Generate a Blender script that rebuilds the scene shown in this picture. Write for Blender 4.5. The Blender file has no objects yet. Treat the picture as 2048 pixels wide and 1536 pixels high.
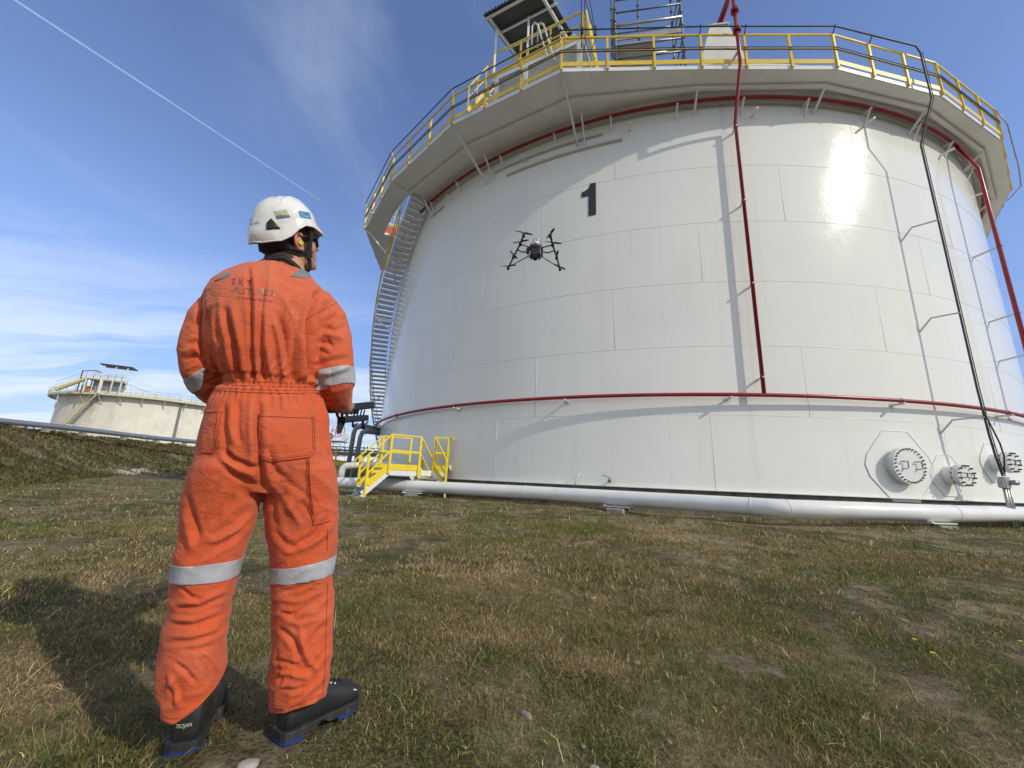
import bpy, math, random
import numpy as np
from mathutils import Vector, Matrix
random.seed(7); rng = np.random.default_rng(11)
SC = bpy.context.scene; COL = SC.collection
R_ = math.radians

# ---------------------------------------------------------------- camera
EYE = np.array([0., 0., 0.80])
FPX, PITCH, ROLL = 800.0, 0.2299, 0.0406
_F = np.array([0, math.cos(PITCH), math.sin(PITCH)])
_R0 = np.array([1., 0, 0]); _U0 = np.cross(_R0, _F)
_R = math.cos(ROLL)*_R0 + math.sin(ROLL)*_U0
_U = -math.sin(ROLL)*_R0 + math.cos(ROLL)*_U0
cam_d = bpy.data.cameras.new('camera'); cam = bpy.data.objects.new('camera', cam_d); COL.objects.link(cam)
M = Matrix(((_R[0], _U[0], -_F[0], EYE[0]), (_R[1], _U[1], -_F[1], EYE[1]), (_R[2], _U[2], -_F[2], EYE[2]), (0, 0, 0, 1)))
cam.matrix_world = M
cam_d.sensor_width = 36; cam_d.lens = 36*FPX/2048; cam_d.clip_start = 0.05; cam_d.clip_end = 6000
SC.camera = cam

def ray(x, y): return (x-1024)*_R - (y-768)*_U + FPX*_F           # a viewing direction of the photograph
def at_z(x, y, z): d = ray(x, y); return EYE + d*((z-EYE[2])/d[2])
def at_y(x, y, Y): d = ray(x, y); return EYE + d*(Y/d[1])

# ---------------------------------------------------------------- sun, sky, exposure
SUN_AZ, SUN_EL = R_(125.3), R_(32.5)
sdir = np.array([math.sin(SUN_AZ)*math.cos(SUN_EL), math.cos(SUN_AZ)*math.cos(SUN_EL), math.sin(SUN_EL)])
sl = bpy.data.lights.new('sun', 'SUN'); sun = bpy.data.objects.new('sun', sl); COL.objects.link(sun)
sl.energy = 2.32; sl.angle = R_(0.53); sl.color = (1.0, 0.92, 0.77)
sun.rotation_euler = Vector(-sdir).to_track_quat('-Z', 'Y').to_euler()
SC.view_settings.view_transform = 'Standard'; SC.view_settings.look = 'None'
SC.view_settings.exposure = 0.22; SC.view_settings.gamma = 1.0; SC.view_settings.use_curve_mapping = False
SC.cycles.max_bounces = 6; SC.cycles.diffuse_bounces = 3; SC.cycles.glossy_bounces = 3
SC.cycles.transparent_max_bounces = 8; SC.cycles.caustics_reflective = False; SC.cycles.use_denoising = True
W = bpy.data.worlds.new('World'); SC.world = W; W.use_nodes = True

class NT:
    """tiny node-tree writer"""
    def __init__(s, nt): s.t = nt; nt.nodes.clear()
    def n(s, typ, ins=None, **kw):
        nd = s.t.nodes.new(typ)
        for k, v in kw.items(): setattr(nd, k, v)
        for k, v in (ins or {}).items():
            sock = nd.inputs[k]
            if isinstance(v, bpy.types.NodeSocket): s.t.links.new(v, sock)
            else:
                sock.default_value = v
        return nd
    def math(s, op, a, b=0.0, c=0.0, clamp=False):
        return s.n('ShaderNodeMath', {0: a, 1: b, 2: c}, operation=op, use_clamp=clamp).outputs[0]
    def vm(s, op, a, b=(0, 0, 0)):
        nd = s.n('ShaderNodeVectorMath', {0: a, 1: b}, operation=op)
        return nd.outputs['Value'] if op in ('DOT_PRODUCT', 'LENGTH', 'DISTANCE') else nd.outputs[0]
    def ramp(s, fac, stops, interp='LINEAR'):
        nd = s.n('ShaderNodeValToRGB', {'Fac': fac}); cr = nd.color_ramp; cr.interpolation = interp
        while len(cr.elements) > 1: cr.elements.remove(cr.elements[-1])
        cr.elements[0].position = stops[0][0]; cr.elements[0].color = c4(stops[0][1])
        for p, c in stops[1:]:
            e = cr.elements.new(p); e.color = c4(c)
        return nd.outputs['Color']
    def noise(s, vec, scale, detail=4, rough=0.55, dist=0.0):
        return s.n('ShaderNodeTexNoise', {'Vector': vec, 'Scale': scale, 'Detail': detail, 'Roughness': rough, 'Distortion': dist}).outputs['Fac']
    def mix(s, f, a, b, mode='MIX'):
        nd = s.n('ShaderNodeMix', data_type='RGBA', blend_type=mode)
        for k, v in ((0, f), (6, a), (7, b)):
            if isinstance(v, bpy.types.NodeSocket): s.t.links.new(v, nd.inputs[k])
            else: nd.inputs[k].default_value = v if k == 0 else c4(v)
        return nd.outputs[2]
    def maprange(s, v, a, b, c=0.0, d=1.0, smooth=True):
        return s.n('ShaderNodeMapRange', {0: v, 1: a, 2: b, 3: c, 4: d}, interpolation_type='SMOOTHSTEP' if smooth else 'LINEAR').outputs[0]
    def mapping(s, vec, scale=(1, 1, 1), rot=(0, 0, 0), loc=(0, 0, 0)):
        return s.n('ShaderNodeMapping', {'Vector': vec, 'Location': loc, 'Rotation': rot, 'Scale': scale}).outputs[0]
def c4(c):
    if isinstance(c, (int, float)): return (c, c, c, 1)
    return tuple(c) if len(c) == 4 else (*c, 1)

def build_world():
    t = NT(W.node_tree)
    sky = t.n('ShaderNodeTexSky', sky_type='NISHITA', sun_disc=False)
    sky.sun_elevation = SUN_EL; sky.sun_rotation = SUN_AZ
    sky.altitude = 200; sky.air_density = 1.0; sky.dust_density = 0.25; sky.ozone_density = 2.6
    d = t.n('ShaderNodeTexCoord').outputs['Generated']
    sep = t.n('ShaderNodeSeparateXYZ', {0: d}); z = sep.outputs[2]
    zc = t.math('MAXIMUM', z, 0.02)
    px = t.math('DIVIDE', sep.outputs[0], t.math('ADD', zc, 0.12)); py = t.math('DIVIDE', sep.outputs[1], t.math('ADD', zc, 0.12))
    pv = t.n('ShaderNodeCombineXYZ', {0: px, 1: py, 2: 0.0}).outputs[0]
    # high cirrus in long streaks
    wv = t.n('ShaderNodeTexNoise', {'Vector': pv, 'Scale': 0.7, 'Detail': 3.0}).outputs['Color']
    pw = t.vm('ADD', pv, t.vm('MULTIPLY', t.vm('SUBTRACT', wv, (.5, .5, .5)), (.9, .9, 0)))
    st = t.noise(t.mapping(pw, scale=(0.33, 1.9, 1), rot=(0, 0, R_(-40))), 1.0, 9, 0.62)
    pat = t.noise(pv, 0.42, 4, 0.5)
    low = t.maprange(z, 0.46, 0.10)
    left = t.maprange(sep.outputs[0], 0.25, -0.45)
    cov = t.math('MULTIPLY', t.math('MULTIPLY', t.maprange(st, 0.40, 0.60), t.maprange(pat, 0.22, 0.46)), t.math('MULTIPLY', low, t.math('ADD', t.math('MULTIPLY', left, 0.85), 0.15)))
    veil = t.math('MULTIPLY', t.maprange(z, 0.30, 0.0), 0.30)
    wis = t.noise(t.mapping(pw, scale=(2.4, 0.9, 1), rot=(0, 0, R_(-22)), loc=(3.1, 0.4, 0)), 1.0, 8, 0.6)
    wp = t.noise(t.mapping(pv, loc=(1.7, 2.2, 0)), 0.9, 2, 0.5)
    wisp = t.math('MULTIPLY', t.math('MULTIPLY', t.maprange(wis, 0.48, 0.80), t.maprange(wp, 0.42, 0.62)), 0.36)
    # contrail along a great circle between two directions
    a = ray(30, 0); a /= np.linalg.norm(a); b = ray(683, 429); b /= np.linalg.norm(b)
    n = np.cross(a, b); n /= np.linalg.norm(n); tt = np.cross(n, b)
    dist = t.math('ABSOLUTE', t.vm('DOT_PRODUCT', d, tuple(n)))
    along = t.math('MULTIPLY', t.vm('DOT_PRODUCT', d, tuple(tt)), -1.0)
    wobble = t.math('MULTIPLY', t.noise(d, 60, 3), 0.0007)
    wdt = t.math('ADD', t.math('MULTIPLY', along, 0.0024), 0.0003)
    line = t.math('SUBTRACT', 1.0, t.math('DIVIDE', t.math('ADD', dist, wobble), t.math('ADD', wdt, 0.0008)), clamp=True)
    trail = t.math('MULTIPLY', t.math('MULTIPLY', t.math('MULTIPLY', line, t.maprange(along, 0.0, 0.10)), t.maprange(t.vm('DOT_PRODUCT', d, tuple(b)), 0.0, 0.2)), 0.55)
    hz = t.maprange(z, 0.0, 0.46, 0.38, 1.0)
    base = t.mix(1.0, t.mix(1.0, sky.outputs[0], (1.16, 1.10, 1.24), 'MULTIPLY'), t.n('ShaderNodeCombineColor', {0: hz, 1: t.math('POWER', hz, 0.85), 2: t.math('POWER', hz, 0.62)}).outputs[0], 'MULTIPLY')
    pal = (4.3, 5.2, 6.0)
    c = t.mix(veil, base, pal)
    c = t.mix(t.math('MULTIPLY', cov, 0.80), c, (5.2, 5.8, 6.3))
    c = t.mix(wisp, c, (5.2, 5.8, 6.5))
    c = t.mix(trail, c, (5.2, 5.9, 6.8))
    # unseen bright cloud added behind the camera as fill light on the tank
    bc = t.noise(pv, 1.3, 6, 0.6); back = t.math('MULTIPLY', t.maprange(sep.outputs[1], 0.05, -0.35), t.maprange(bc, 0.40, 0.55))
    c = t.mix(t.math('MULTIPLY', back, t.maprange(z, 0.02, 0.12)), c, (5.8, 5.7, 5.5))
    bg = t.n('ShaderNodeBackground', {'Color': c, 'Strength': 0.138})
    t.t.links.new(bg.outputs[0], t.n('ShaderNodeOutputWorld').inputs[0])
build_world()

# ---------------------------------------------------------------- object helpers
def tag(o, label=None, cat=None, group=None, kind=None):
    if label: o['label'] = label
    if cat: o['category'] = cat
    if group: o['group'] = group
    if kind: o['kind'] = kind
    return o
ORG = {}
def thing(name, label, cat, loc=(0, 0, 0), group=None):
    o = bpy.data.objects.new(name, None); COL.objects.link(o); o.location = loc; o.empty_display_size = 0.2
    ORG[o.name] = np.array(loc, float)
    return tag(o, label, cat, group)
def org_of(p): return ORG.get(p.name, np.zeros(3)) if p else np.zeros(3)

class MB:
    def __init__(s): s.v = []; s.f = []; s.sm = []; s.nv = 0
    def add(s, v, f, smooth=False):
        v = np.asarray(v, float).reshape(-1, 3); b = s.nv
        s.v.append(v); s.nv += len(v)
        s.f.extend([tuple(i+b for i in q) for q in f]); s.sm.extend([smooth]*len(f)); return s
    def box(s, c, size, ax=None):
        c = np.array(c, float); h = np.array(size, float)/2
        ax = np.eye(3) if ax is None else np.array(ax, float)
        v = [c + ax[0]*h[0]*i + ax[1]*h[1]*j + ax[2]*h[2]*k for i in (-1, 1) for j in (-1, 1) for k in (-1, 1)]
        return s.add(v, [(0, 1, 3, 2), (4, 6, 7, 5), (0, 4, 5, 1), (2, 3, 7, 6), (0, 2, 6, 4), (1, 5, 7, 3)])
    def bar(s, p0, p1, w, h=None, up=(0, 0, 1)):
        p0 = np.array(p0, float); p1 = np.array(p1, float); h = h or w
        d = p1-p0; L = np.linalg.norm(d)
        if L < 1e-6: return s
        d /= L; u = np.array(up, float)
        if abs(d@u) > 0.985: u = np.array([1., 0.13, 0])
        x = np.cross(d, u); x /= np.linalg.norm(x); u = np.cross(x, d)
        return s.box((p0+p1)/2, (L, w, h), (d, x, u))
    def tube(s, pts, r, n=10, cap=True, closed=False):
        P = np.array(pts, float); m = len(P); rr = np.full(m, r) if np.isscalar(r) else np.array(r, float)
        T = np.zeros_like(P)
        for i in range(m):
            a = P[(i-1) % m] if (i > 0 or closed) else P[i]; b = P[(i+1) % m] if (i < m-1 or closed) else P[i]
            T[i] = (b-a)/(np.linalg.norm(b-a)+1e-12)
        u = np.array([0, 0, 1.]) if abs(T[0][2]) < 0.9 else np.array([1., 0, 0])
        vs = []
        ang = np.arange(n)*2*math.pi/n
        for i in range(m):
            u = u - T[i]*(u@T[i]); u /= np.linalg.norm(u); w = np.cross(T[i], u)
            k = 1.0
            if 0 < i < m-1 or closed:   # keep the section round through a mitre
                a = P[i]-P[(i-1) % m]; a /= np.linalg.norm(a)+1e-12; k = 1/max(0.5, a@T[i])
                k = 1+(k-1)*(0.5 if n < 20 else 0.0)
            vs.append(P[i] + rr[i]*k*(np.cos(ang)[:, None]*u + np.sin(ang)[:, None]*w))
        f = []
        for i in range(m if closed else m-1):
            j = (i+1) % m
            for q in range(n): f.append((i*n+q, i*n+(q+1) % n, j*n+(q+1) % n, j*n+q))
        s.add(np.vstack(vs), f, True)
        if cap and not closed:
            b = s.nv - m*n
            s.f.append(tuple(b+q for q in range(n))[::-1]); s.f.append(tuple(b+(m-1)*n+q for q in range(n))); s.sm += [False, False]
        return s
    def rings(s, R, closed_u=True, cap=True, smooth=True):
        """loft through equal-length rings of points"""
        n = len(R[0]); m = len(R); f = []
        for i in range(m-1):
            for q in range(n if closed_u else n-1): f.append((i*n+q, i*n+(q+1) % n, (i+1)*n+(q+1) % n, (i+1)*n+q))
        s.add(np.vstack(R), f, smooth)
        if cap:
            b = s.nv-m*n; s.f.append(tuple(b+q for q in range(n))[::-1]); s.f.append(tuple(b+(m-1)*n+q for q in range(n))); s.sm += [smooth, smooth]
        return s
    def cyl(s, p0, p1, r, n=24, r1=None):
        p0 = np.array(p0, float); p1 = np.array(p1, float); return s.tube([p0, p1], [r, r if r1 is None else r1], n)
    def prism(s, poly, n):
        """extrude a planar polygon (3-D points) along vector n"""
        P = np.array(poly, float); n = np.array(n, float); k = len(P)
        f = [tuple(range(k))[::-1], tuple(range(k, 2*k))] + [(i, (i+1) % k, (i+1) % k+k, i+k) for i in range(k)]
        return s.add(np.vstack([P, P+n]), f)
    def ball(s, c, r, nu=12, nv=8):
        c = np.array(c, float); r = np.array([r]*3 if np.isscalar(r) else r, float); R = []
        for j in range(1, nv):
            t = math.pi*j/nv; R.append([c+r*np.array([math.sin(t)*math.cos(a), math.sin(t)*math.sin(a), math.cos(t)]) for a in np.arange(nu)*2*math.pi/nu])
        return s.rings(R)
    def build(s, name, mat, parent=None, root=None, bevel=0, col=None):
        V = np.vstack(s.v) if s.v else np.zeros((0, 3))
        top = root or parent
        if top is not None and top.name in ORG: o0 = ORG[top.name]
        else: o0 = V.mean(0)*[1, 1, 0] + [0, 0, V[:, 2].min()] if parent is None else np.zeros(3)
        if parent is not None: o0 = ORG[parent.name]
        me = bpy.data.meshes.new(name); me.from_pydata((V-o0).tolist(), [], s.f)
        me.polygons.foreach_set('use_smooth', s.sm); me.materials.append(mat); me.update()
        o = bpy.data.objects.new(name, me); COL.objects.link(o)
        if parent is not None: o.parent = parent
        else: o.location = o0
        ORG[o.name] = o0
        if bevel:
            b = o.modifiers.new('bevel', 'BEVEL'); b.width = bevel; b.segments = 2; b.limit_method = 'ANGLE'; b.angle_limit = R_(40)
        return o
def copy_tree(o, parent=None):
    c = o.copy(); COL.objects.link(c)
    if parent is not None: c.parent = parent
    ORG[c.name] = ORG.get(o.name, np.zeros(3)).copy()
    for ch in list(o.children): copy_tree(ch, c)
    return c

# ---------------------------------------------------------------- noise for shaping geometry
def _hash(ix, iy, iz, s):
    h = (ix*374761393 + iy*668265263 + iz*2147483647*3 + s*1274126177) & 0xffffffff
    h = ((h ^ (h >> 13))*1274126177) & 0xffffffff
    return ((h ^ (h >> 16)) & 0xffff)/65535.0
def vnoise(P, scale, seed=0):
    P = np.asarray(P, float)*scale; i = np.floor(P).astype(np.int64); f = P-i; f = f*f*f*(f*(f*6-15)+10)
    r = 0
    for a in (0, 1):
        for b in (0, 1):
            for c in (0, 1):
                w = (f[:, 0] if a else 1-f[:, 0])*(f[:, 1] if b else 1-f[:, 1])*(f[:, 2] if c else 1-f[:, 2])
                r = r + w*_hash(i[:, 0]+a, i[:, 1]+b, i[:, 2]+c, seed)
    return r*2-1
def fbm(P, scale, octv=4, seed=0, gain=0.5):
    r = 0; a = 1; t = 0
    for k in range(octv): r = r+a*vnoise(P, scale*2**k, seed+k*17); t += a; a *= gain
    return r/t

# ---------------------------------------------------------------- materials
def mat(name, col, rough=0.5, metal=0.0, bump=None, var=0.0, vscale=3.0, dirt=None, spec=0.5, coat=0.0, coords='Object', extra=None):
    m = bpy.data.materials.new(name); m.use_nodes = True; t = NT(m.node_tree)
    tc = t.n('ShaderNodeTexCoord').outputs[coords]
    c = t.mix(0.0, col, col)
    if var:
        nz = t.noise(tc, vscale, 5, 0.6)
        c = t.mix(t.maprange(nz, 0.3, 0.7), tuple(x*(1-var) for x in col[:3]), tuple(min(1, x*(1+var*0.6)) for x in col[:3]))
    if dirt:      # (colour, amount, scale)
        nz = t.noise(t.mapping(tc, scale=(1, 1, 0.35)), dirt[2], 7, 0.65)
        c = t.mix(t.math('MULTIPLY', t.maprange(nz, 0.50, 0.72), dirt[1]), c, dirt[0])
    ins = {'Base Color': c, 'Roughness': rough, 'Metallic': metal, 'Specular IOR Level': spec, 'Coat Weight': coat}
    if bump:      # (scale, strength, distance)
        bn = t.n('ShaderNodeBump', {'Height': t.noise(tc, bump[0], 6, 0.6), 'Strength': bump[1], 'Distance': bump[2]})
        ins['Normal'] = bn.outputs[0]
    b = t.n('ShaderNodeBsdfPrincipled', ins)
    t.t.links.new(b.outputs[0], t.n('ShaderNodeOutputMaterial').inputs[0])
    return m
M_WHITE = mat('white_paint', (0.74, 0.76, 0.75), 0.32, var=0.05, vscale=1.3, dirt=((0.45, 0.40, 0.32), 0.25, 2.2), bump=(9, 0.25, 0.002))
M_WHITE2 = mat('white_structural_paint', (0.66, 0.67, 0.65), 0.45, var=0.06, vscale=2, dirt=((0.35, 0.30, 0.24), 0.35, 3.0))
M_GREYW = mat('pale_steel_paint', (0.84, 0.85, 0.85), 0.5, var=0.04, vscale=1.2, dirt=((0.40, 0.38, 0.34), 0.12, 1.5))  # one even pale tone for decks, beams, treads and brackets
M_YEL = mat('yellow_paint', (0.70, 0.50, 0.03), 0.42, var=0.10, vscale=5, dirt=((0.40, 0.27, 0.05), 0.35, 8), bump=(40, 0.15, 0.001))
M_YELB = mat('bright_yellow_paint', (0.80, 0.62, 0.015), 0.38, var=0.06, vscale=5, dirt=((0.5, 0.33, 0.05), 0.3, 9))
M_RED = mat('red_paint', (0.27, 0.010, 0.020), 0.30, var=0.12, vscale=4, bump=(30, 0.12, 0.001), dirt=((0.22, 0.03, 0.03), 0.4, 6))
M_ORED = mat('orange_red_paint', (0.55, 0.07, 0.02), 0.5, var=0.15)
M_DARK = mat('dark_steel', (0.045, 0.045, 0.05), 0.5, 0.3, var=0.15)
M_GALV = mat('galvanised_steel', (0.42, 0.44, 0.45), 0.42, 0.75, var=0.18, vscale=12)
M_SCAF = mat('scaffold_tube', (0.16, 0.18, 0.19), 0.4, 0.7, var=0.2, vscale=10)
M_PIPEG = mat('grey_pipe_paint', (0.20, 0.21, 0.22), 0.5, var=0.12)
M_CONC = mat('concrete', (0.34, 0.32, 0.28), 0.9, var=0.25, vscale=6, bump=(35, 0.5, 0.01), dirt=((0.12, 0.11, 0.08), 0.7, 4))
M_CONCD = mat('foundation_concrete', (0.17, 0.155, 0.13), 0.95, var=0.35, vscale=3, bump=(30, 0.5, 0.01), dirt=((0.06, 0.055, 0.045), 0.8, 3))
M_BLACK = mat('black_plastic', (0.012, 0.012, 0.013), 0.38, var=0.1)
M_BLKR = mat('black_rubber', (0.018, 0.018, 0.018), 0.7)
M_NUM = mat('black_number_paint', (0.012, 0.014, 0.024), 0.35)
M_SILV = mat('silver_plastic', (0.62, 0.62, 0.63), 0.25, 0.6)
M_BOLT = mat('bolt_steel', (0.10, 0.095, 0.09), 0.5, 0.6)
M_ROOFS = mat('corrugated_sheet', (0.055, 0.06, 0.058), 0.6, 0.2, var=0.15)
M_FLOORB = mat('scaffold_board', (0.36, 0.35, 0.32), 0.7, var=0.15, vscale=4)

# ================================================================ THE TANK
TCX, TCY, TR = 7.879, 24.941, 15.2
Z0 = 0.69; SEAMS = [2.55, 4.38, 6.22, 8.06, 9.90, 11.72]; ZTOP = 13.5
def TP(r, az, z): a = R_(az); return np.array([TCX+r*math.cos(a), TCY+r*math.sin(a), z])
def ER(az): a = R_(az); return np.array([math.cos(a), math.sin(a), 0.])
def ET(az): a = R_(az); return np.array([-math.sin(a), math.cos(a), 0.])
def hit(x, y, r=TR):
    """where a viewing ray meets a cylinder about the tank's axis -> (azimuth, height)"""
    d = ray(x, y); a = d[0]**2+d[1]**2; b = -2*(d[0]*TCX+d[1]*TCY); c = TCX**2+TCY**2-r*r
    t = (-b-math.sqrt(max(0, b*b-4*a*c)))/2/a; P = EYE+t*d
    return math.degrees(math.atan2(P[1]-TCY, P[0]-TCX)), P[2]
def z_on(x, y, P):
    """height at which the sight line through (x, y) passes the upright through P"""
    d = ray(x, y); return EYE[2]+d[2]*math.hypot(P[0], P[1])/math.hypot(d[0], d[1])
def arc(r, a0, a1, z, step=1.5):
    n = max(2, int(abs(a1-a0)/step)+1); return [TP(r, a, z) for a in np.linspace(a0, a1, n)]

# --- shell paint: gloss with plate-to-plate waviness and rain streaks
def shell_material():
    m = bpy.data.materials.new('tank_shell_paint'); m.use_nodes = True; t = NT(m.node_tree)
    o = t.n('ShaderNodeTexCoord').outputs['Object']
    big = t.noise(o, 0.35, 4, 0.55); streak = t.noise(t.mapping(o, scale=(2.2, 2.2, 0.10)), 1.0, 6, 0.6)
    c = t.mix(t.maprange(big, 0.3, 0.7), (0.765, 0.785, 0.745), (0.80, 0.82, 0.785))
    c = t.mix(t.math('MULTIPLY', t.maprange(streak, 0.52, 0.80), 0.16), c, (0.50, 0.49, 0.45))
    z = t.n('ShaderNodeSeparateXYZ', {0: o}).outputs[2]
    sx = t.n('ShaderNodeSeparateXYZ', {0: o}); azn = t.math('MULTIPLY', t.math('ARCTAN2', sx.outputs[1], sx.outputs[0]), 57.2958)
    for a_, w_, k_ in ((-97.15, .22, .34), (-94.6, .12, .12), (-104.5, .10, .10), (-120.2, .12, .12), (-86.2, .10, .10)):
        g_ = t.maprange(t.math('ABSOLUTE', t.math('ADD', azn, -a_)), w_*2.2, 0.0)
        c = t.mix(t.math('MULTIPLY', t.math('MULTIPLY', g_, t.maprange(t.noise(t.mapping(o, scale=(3, 3, .5)), 1.0, 4), .3, .7)), k_), c, (.55, .40, .35))
    foot = t.math('MULTIPLY', t.maprange(z, 0.9, 0.0), t.maprange(t.noise(t.mapping(o, scale=(3, 3, 0.5)), 1.2, 5), 0.35, 0.75))
    c = t.mix(t.math('MULTIPLY', foot, 0.30), c, (0.46, 0.43, 0.33))
    h = t.math('ADD', t.math('MULTIPLY', t.noise(o, 0.9, 3, 0.5), 1.0), t.math('MULTIPLY', t.noise(o, 9.0, 3, 0.5), 0.10))
    b1 = t.n('ShaderNodeBump', {'Height': h, 'Strength': 0.15, 'Distance': 0.010}).outputs[0]
    spk = t.noise(t.mapping(o, scale=(1, 1, 0.7)), 11, 3, 0.6)
    b2 = t.n('ShaderNodeBump', {'Height': spk, 'Strength': 0.22, 'Distance': 0.008, 'Normal': b1}).outputs[0]
    rg = t.math('ADD', 0.08, t.math('MULTIPLY', t.noise(o, 2.5, 5, 0.6), 0.09))
    b = t.n('ShaderNodeBsdfPrincipled', {'Base Color': c, 'Roughness': rg, 'Normal': b2, 'Specular IOR Level': 0.30})
    t.t.links.new(b.outputs[0], t.n('ShaderNodeOutputMaterial').inputs[0]); return m
M_SHELL = shell_material()

tank = thing('storage_tank', 'large white welded steel storage tank with a black number 1, nearest the camera', 'storage tank', (TCX, TCY, 0.0))
m = MB(); n = 360
R = [[TP(TR, a*360/n, z) for a in range(n)] for z in (Z0, ZTOP)]
m.rings(R, cap=False)
for i, z in enumerate(SEAMS): m.tube([TP(TR+0.001, a*360/n, z) for a in range(n)], 0.0045, 6, closed=True)
VS = {0: -100.7, 1: -91.8, 2: -83.1, 3: -100.5, 4: -91.7, 5: -82.5, 6: -95}
EXTRA = {0: [-78.1, -123], 1: [-118.1, -69], 2: [-109.4, -131], 3: [-126.4, -76], 4: [-117.8, -70], 5: [-109.0, -133], 6: [-121]}
lev = [Z0]+SEAMS+[ZTOP]
for k in range(7):
    azs = EXTRA[k]+[VS[k]]+[VS[k]+25*j for j in range(2, 12)]
    for a in azs: m.tube([TP(TR+0.001, a, lev[k]), TP(TR+0.001, a, lev[k+1])], 0.0045, 6)
m.tube([TP(TR+0.02, a*360/n, ZTOP) for a in range(n)], 0.05, 6, closed=True)
shell = m.build('shell', M_SHELL, tank)
m = MB(); m.rings([[TP(r, a*3, z) for a in range(120)] for r, z in ((TR+0.09, Z0-0.012), (TR+0.09, Z0+0.006), (TR-0.02, Z0+0.007))], cap=False, smooth=False)
m.build('bottom_plate', M_WHITE2, tank)
m = MB(); m.rings([[TP(r, a*3, z) for a in range(120)] for r, z in ((TR+0.02, -0.3), (TR+0.0, Z0-0.06), (TR+0.0, Z0-0.013), (TR-1, Z0-0.013))], cap=False, smooth=False)
m.build('foundation_ring', M_CONCD, tank)
m = MB(); m.rings([[TP(r, a*5, z) for a in range(72)] for r, z in ((TR-0.05, ZTOP-0.4), (TR-4, ZTOP-0.1), (0.3, ZTOP+0.3))], cap=False); m.build('roof', M_WHITE2, tank)

# number 1, painted on the shell
gl = [(0.30, 0.0), (0.56, 0.0), (0.56, 1.0), (0.36, 1.0), (0.335, 0.90), (0.26, 0.83), (0.15, 0.795), (0.06, 0.785), (0.06, 0.62), (0.30, 0.62)]
a0, _ = hit(1163, 382); a1, _ = hit(1192, 400); zb = hit(1185, 431)[1]; zt = hit(1183, 367)[1]
m = MB(); v = []
for (u, w) in gl: v.append(TP(TR+0.012, a0+(a1-a0)*(u-0.06)/0.5, zb+(zt-zb)*w))
m.add(v, [(0, 1, 2, 3, 4, 9), (4, 5, 9), (5, 6, 7, 8, 9)]); m.build('number', M_NUM, tank)

# curved angle irons under the walkway at the left
def stiff(q0, q1, nm='stiffener'):
    (A0, zz0), (A1, zz1) = hit(*q0, TR+.05), hit(*q1, TR+.05); z = (zz0+zz1)/2; m = MB()
    n_ = max(3, int(abs(A1-A0)*1.2)); P = np.linspace(A0, A1, n_)
    m.rings([[TP(TR+0.002, a, z-0.035), TP(TR+0.10, a, z-0.035), TP(TR+0.10, a, z+0.035), TP(TR+0.002, a, z+0.035)] for a in P], smooth=False)
    m.build(nm, M_WHITE2, tank)
stiff((990, 345), (1205, 265)); stiff((1013, 350), (1245, 277)); stiff((862, 432), (888, 413))

# manholes
def manhole(px, rad, length, nb, pad, padw, hand=True, cov=0.06):
    az, z = hit(px[0], px[1], TR+length); e, tg, up = ER(az), ET(az), np.array([0, 0, 1.])
    c = TP(TR, az, z)
    m = MB(); m.cyl(c-e*.1, c+e*(length-cov), rad*0.86, 40)
    m.cyl(c+e*(length-cov-0.05), c+e*(length-cov), rad, 40)
    o = m.build('manhole', M_WHITE, tank)
    m = MB(); m.cyl(c+e*(length-cov+0.004), c+e*length, rad, 48); cv = m.build('cover', M_WHITE, o)
    m = MB()
    for k in range(nb):
        a = 2*math.pi*(k+.5)/nb; p = c+(tg*math.cos(a)+up*math.sin(a))*rad*0.89
        m.cyl(p+e*(length-cov-.09), p+e*(length+(0.035 if nb > 20 else 0.06)), 0.018 if nb > 20 else 0.020, 6)
    m.build('bolts', M_BOLT, o)
    if hand:
        for s in (-1, 1):
            m = MB(); b = c+e*length+tg*s*rad*0.42; w = rad*.13; h = rad*.2
            m.tube([b-tg*w*.7+up*h, b-tg*w*.7+up*h+e*.07, b+tg*w+up*h*1.1+e*.07, b+tg*w+up*(-h*.7)+e*.07, b-tg*w*.3-up*h*1.0+e*.07, b-tg*w*.7-up*h*.9+e*.0], 0.009, 6)
            m.build('handle', M_BOLT, o)
    # reinforcing pad hugging the shell
    m = MB(); V = []; 
    for (u, w) in pad: V.append((u*padw, w*padw))
    def pt(u, w, d): return TP(TR+d, az+math.degrees(u/TR), z+w)
    P0 = [pt(u, w, 0.012) for u, w in V]; P1 = [pt(u, w, 0.004) for u, w in V]; k = len(V)
    cen = pt(0, 0, 0.012)
    m.add(P0+[cen], [(i, (i+1) % k, k) for i in range(k)]); m.add(P0+P1, [(i, i+k, (i+1) % k+k, (i+1) % k) for i in range(k)])
    m.tube(P0, 0.011, 5, closed=True)
    m.build('reinforcing_pad', M_SHELL, o)
    return o
def subdiv(poly, n=4):
    out = []
    for i in range(len(poly)):
        a, b = np.array(poly[i]), np.array(poly[(i+1) % len(poly)])
        out += [tuple(a+(b-a)*k/n) for k in range(n)]
    return out
octp = subdiv([(-.45, -1.05), (.45, -1.05), (1.05, -.35), (1.15, 0), (1.05, .3), (.42, 1.05), (-.42, 1.05), (-1.05, .3), (-1.15, 0), (-1.05, -.35)], 3)
manhole((1820, 931), 0.44, 0.22, 28, octp, 0.80)
manhole((1932, 951), 0.26, 0.36, 12, octp, 0.47)
manhole((2026, 925), 0.26, 0.36, 12, octp, 0.47)
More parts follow.
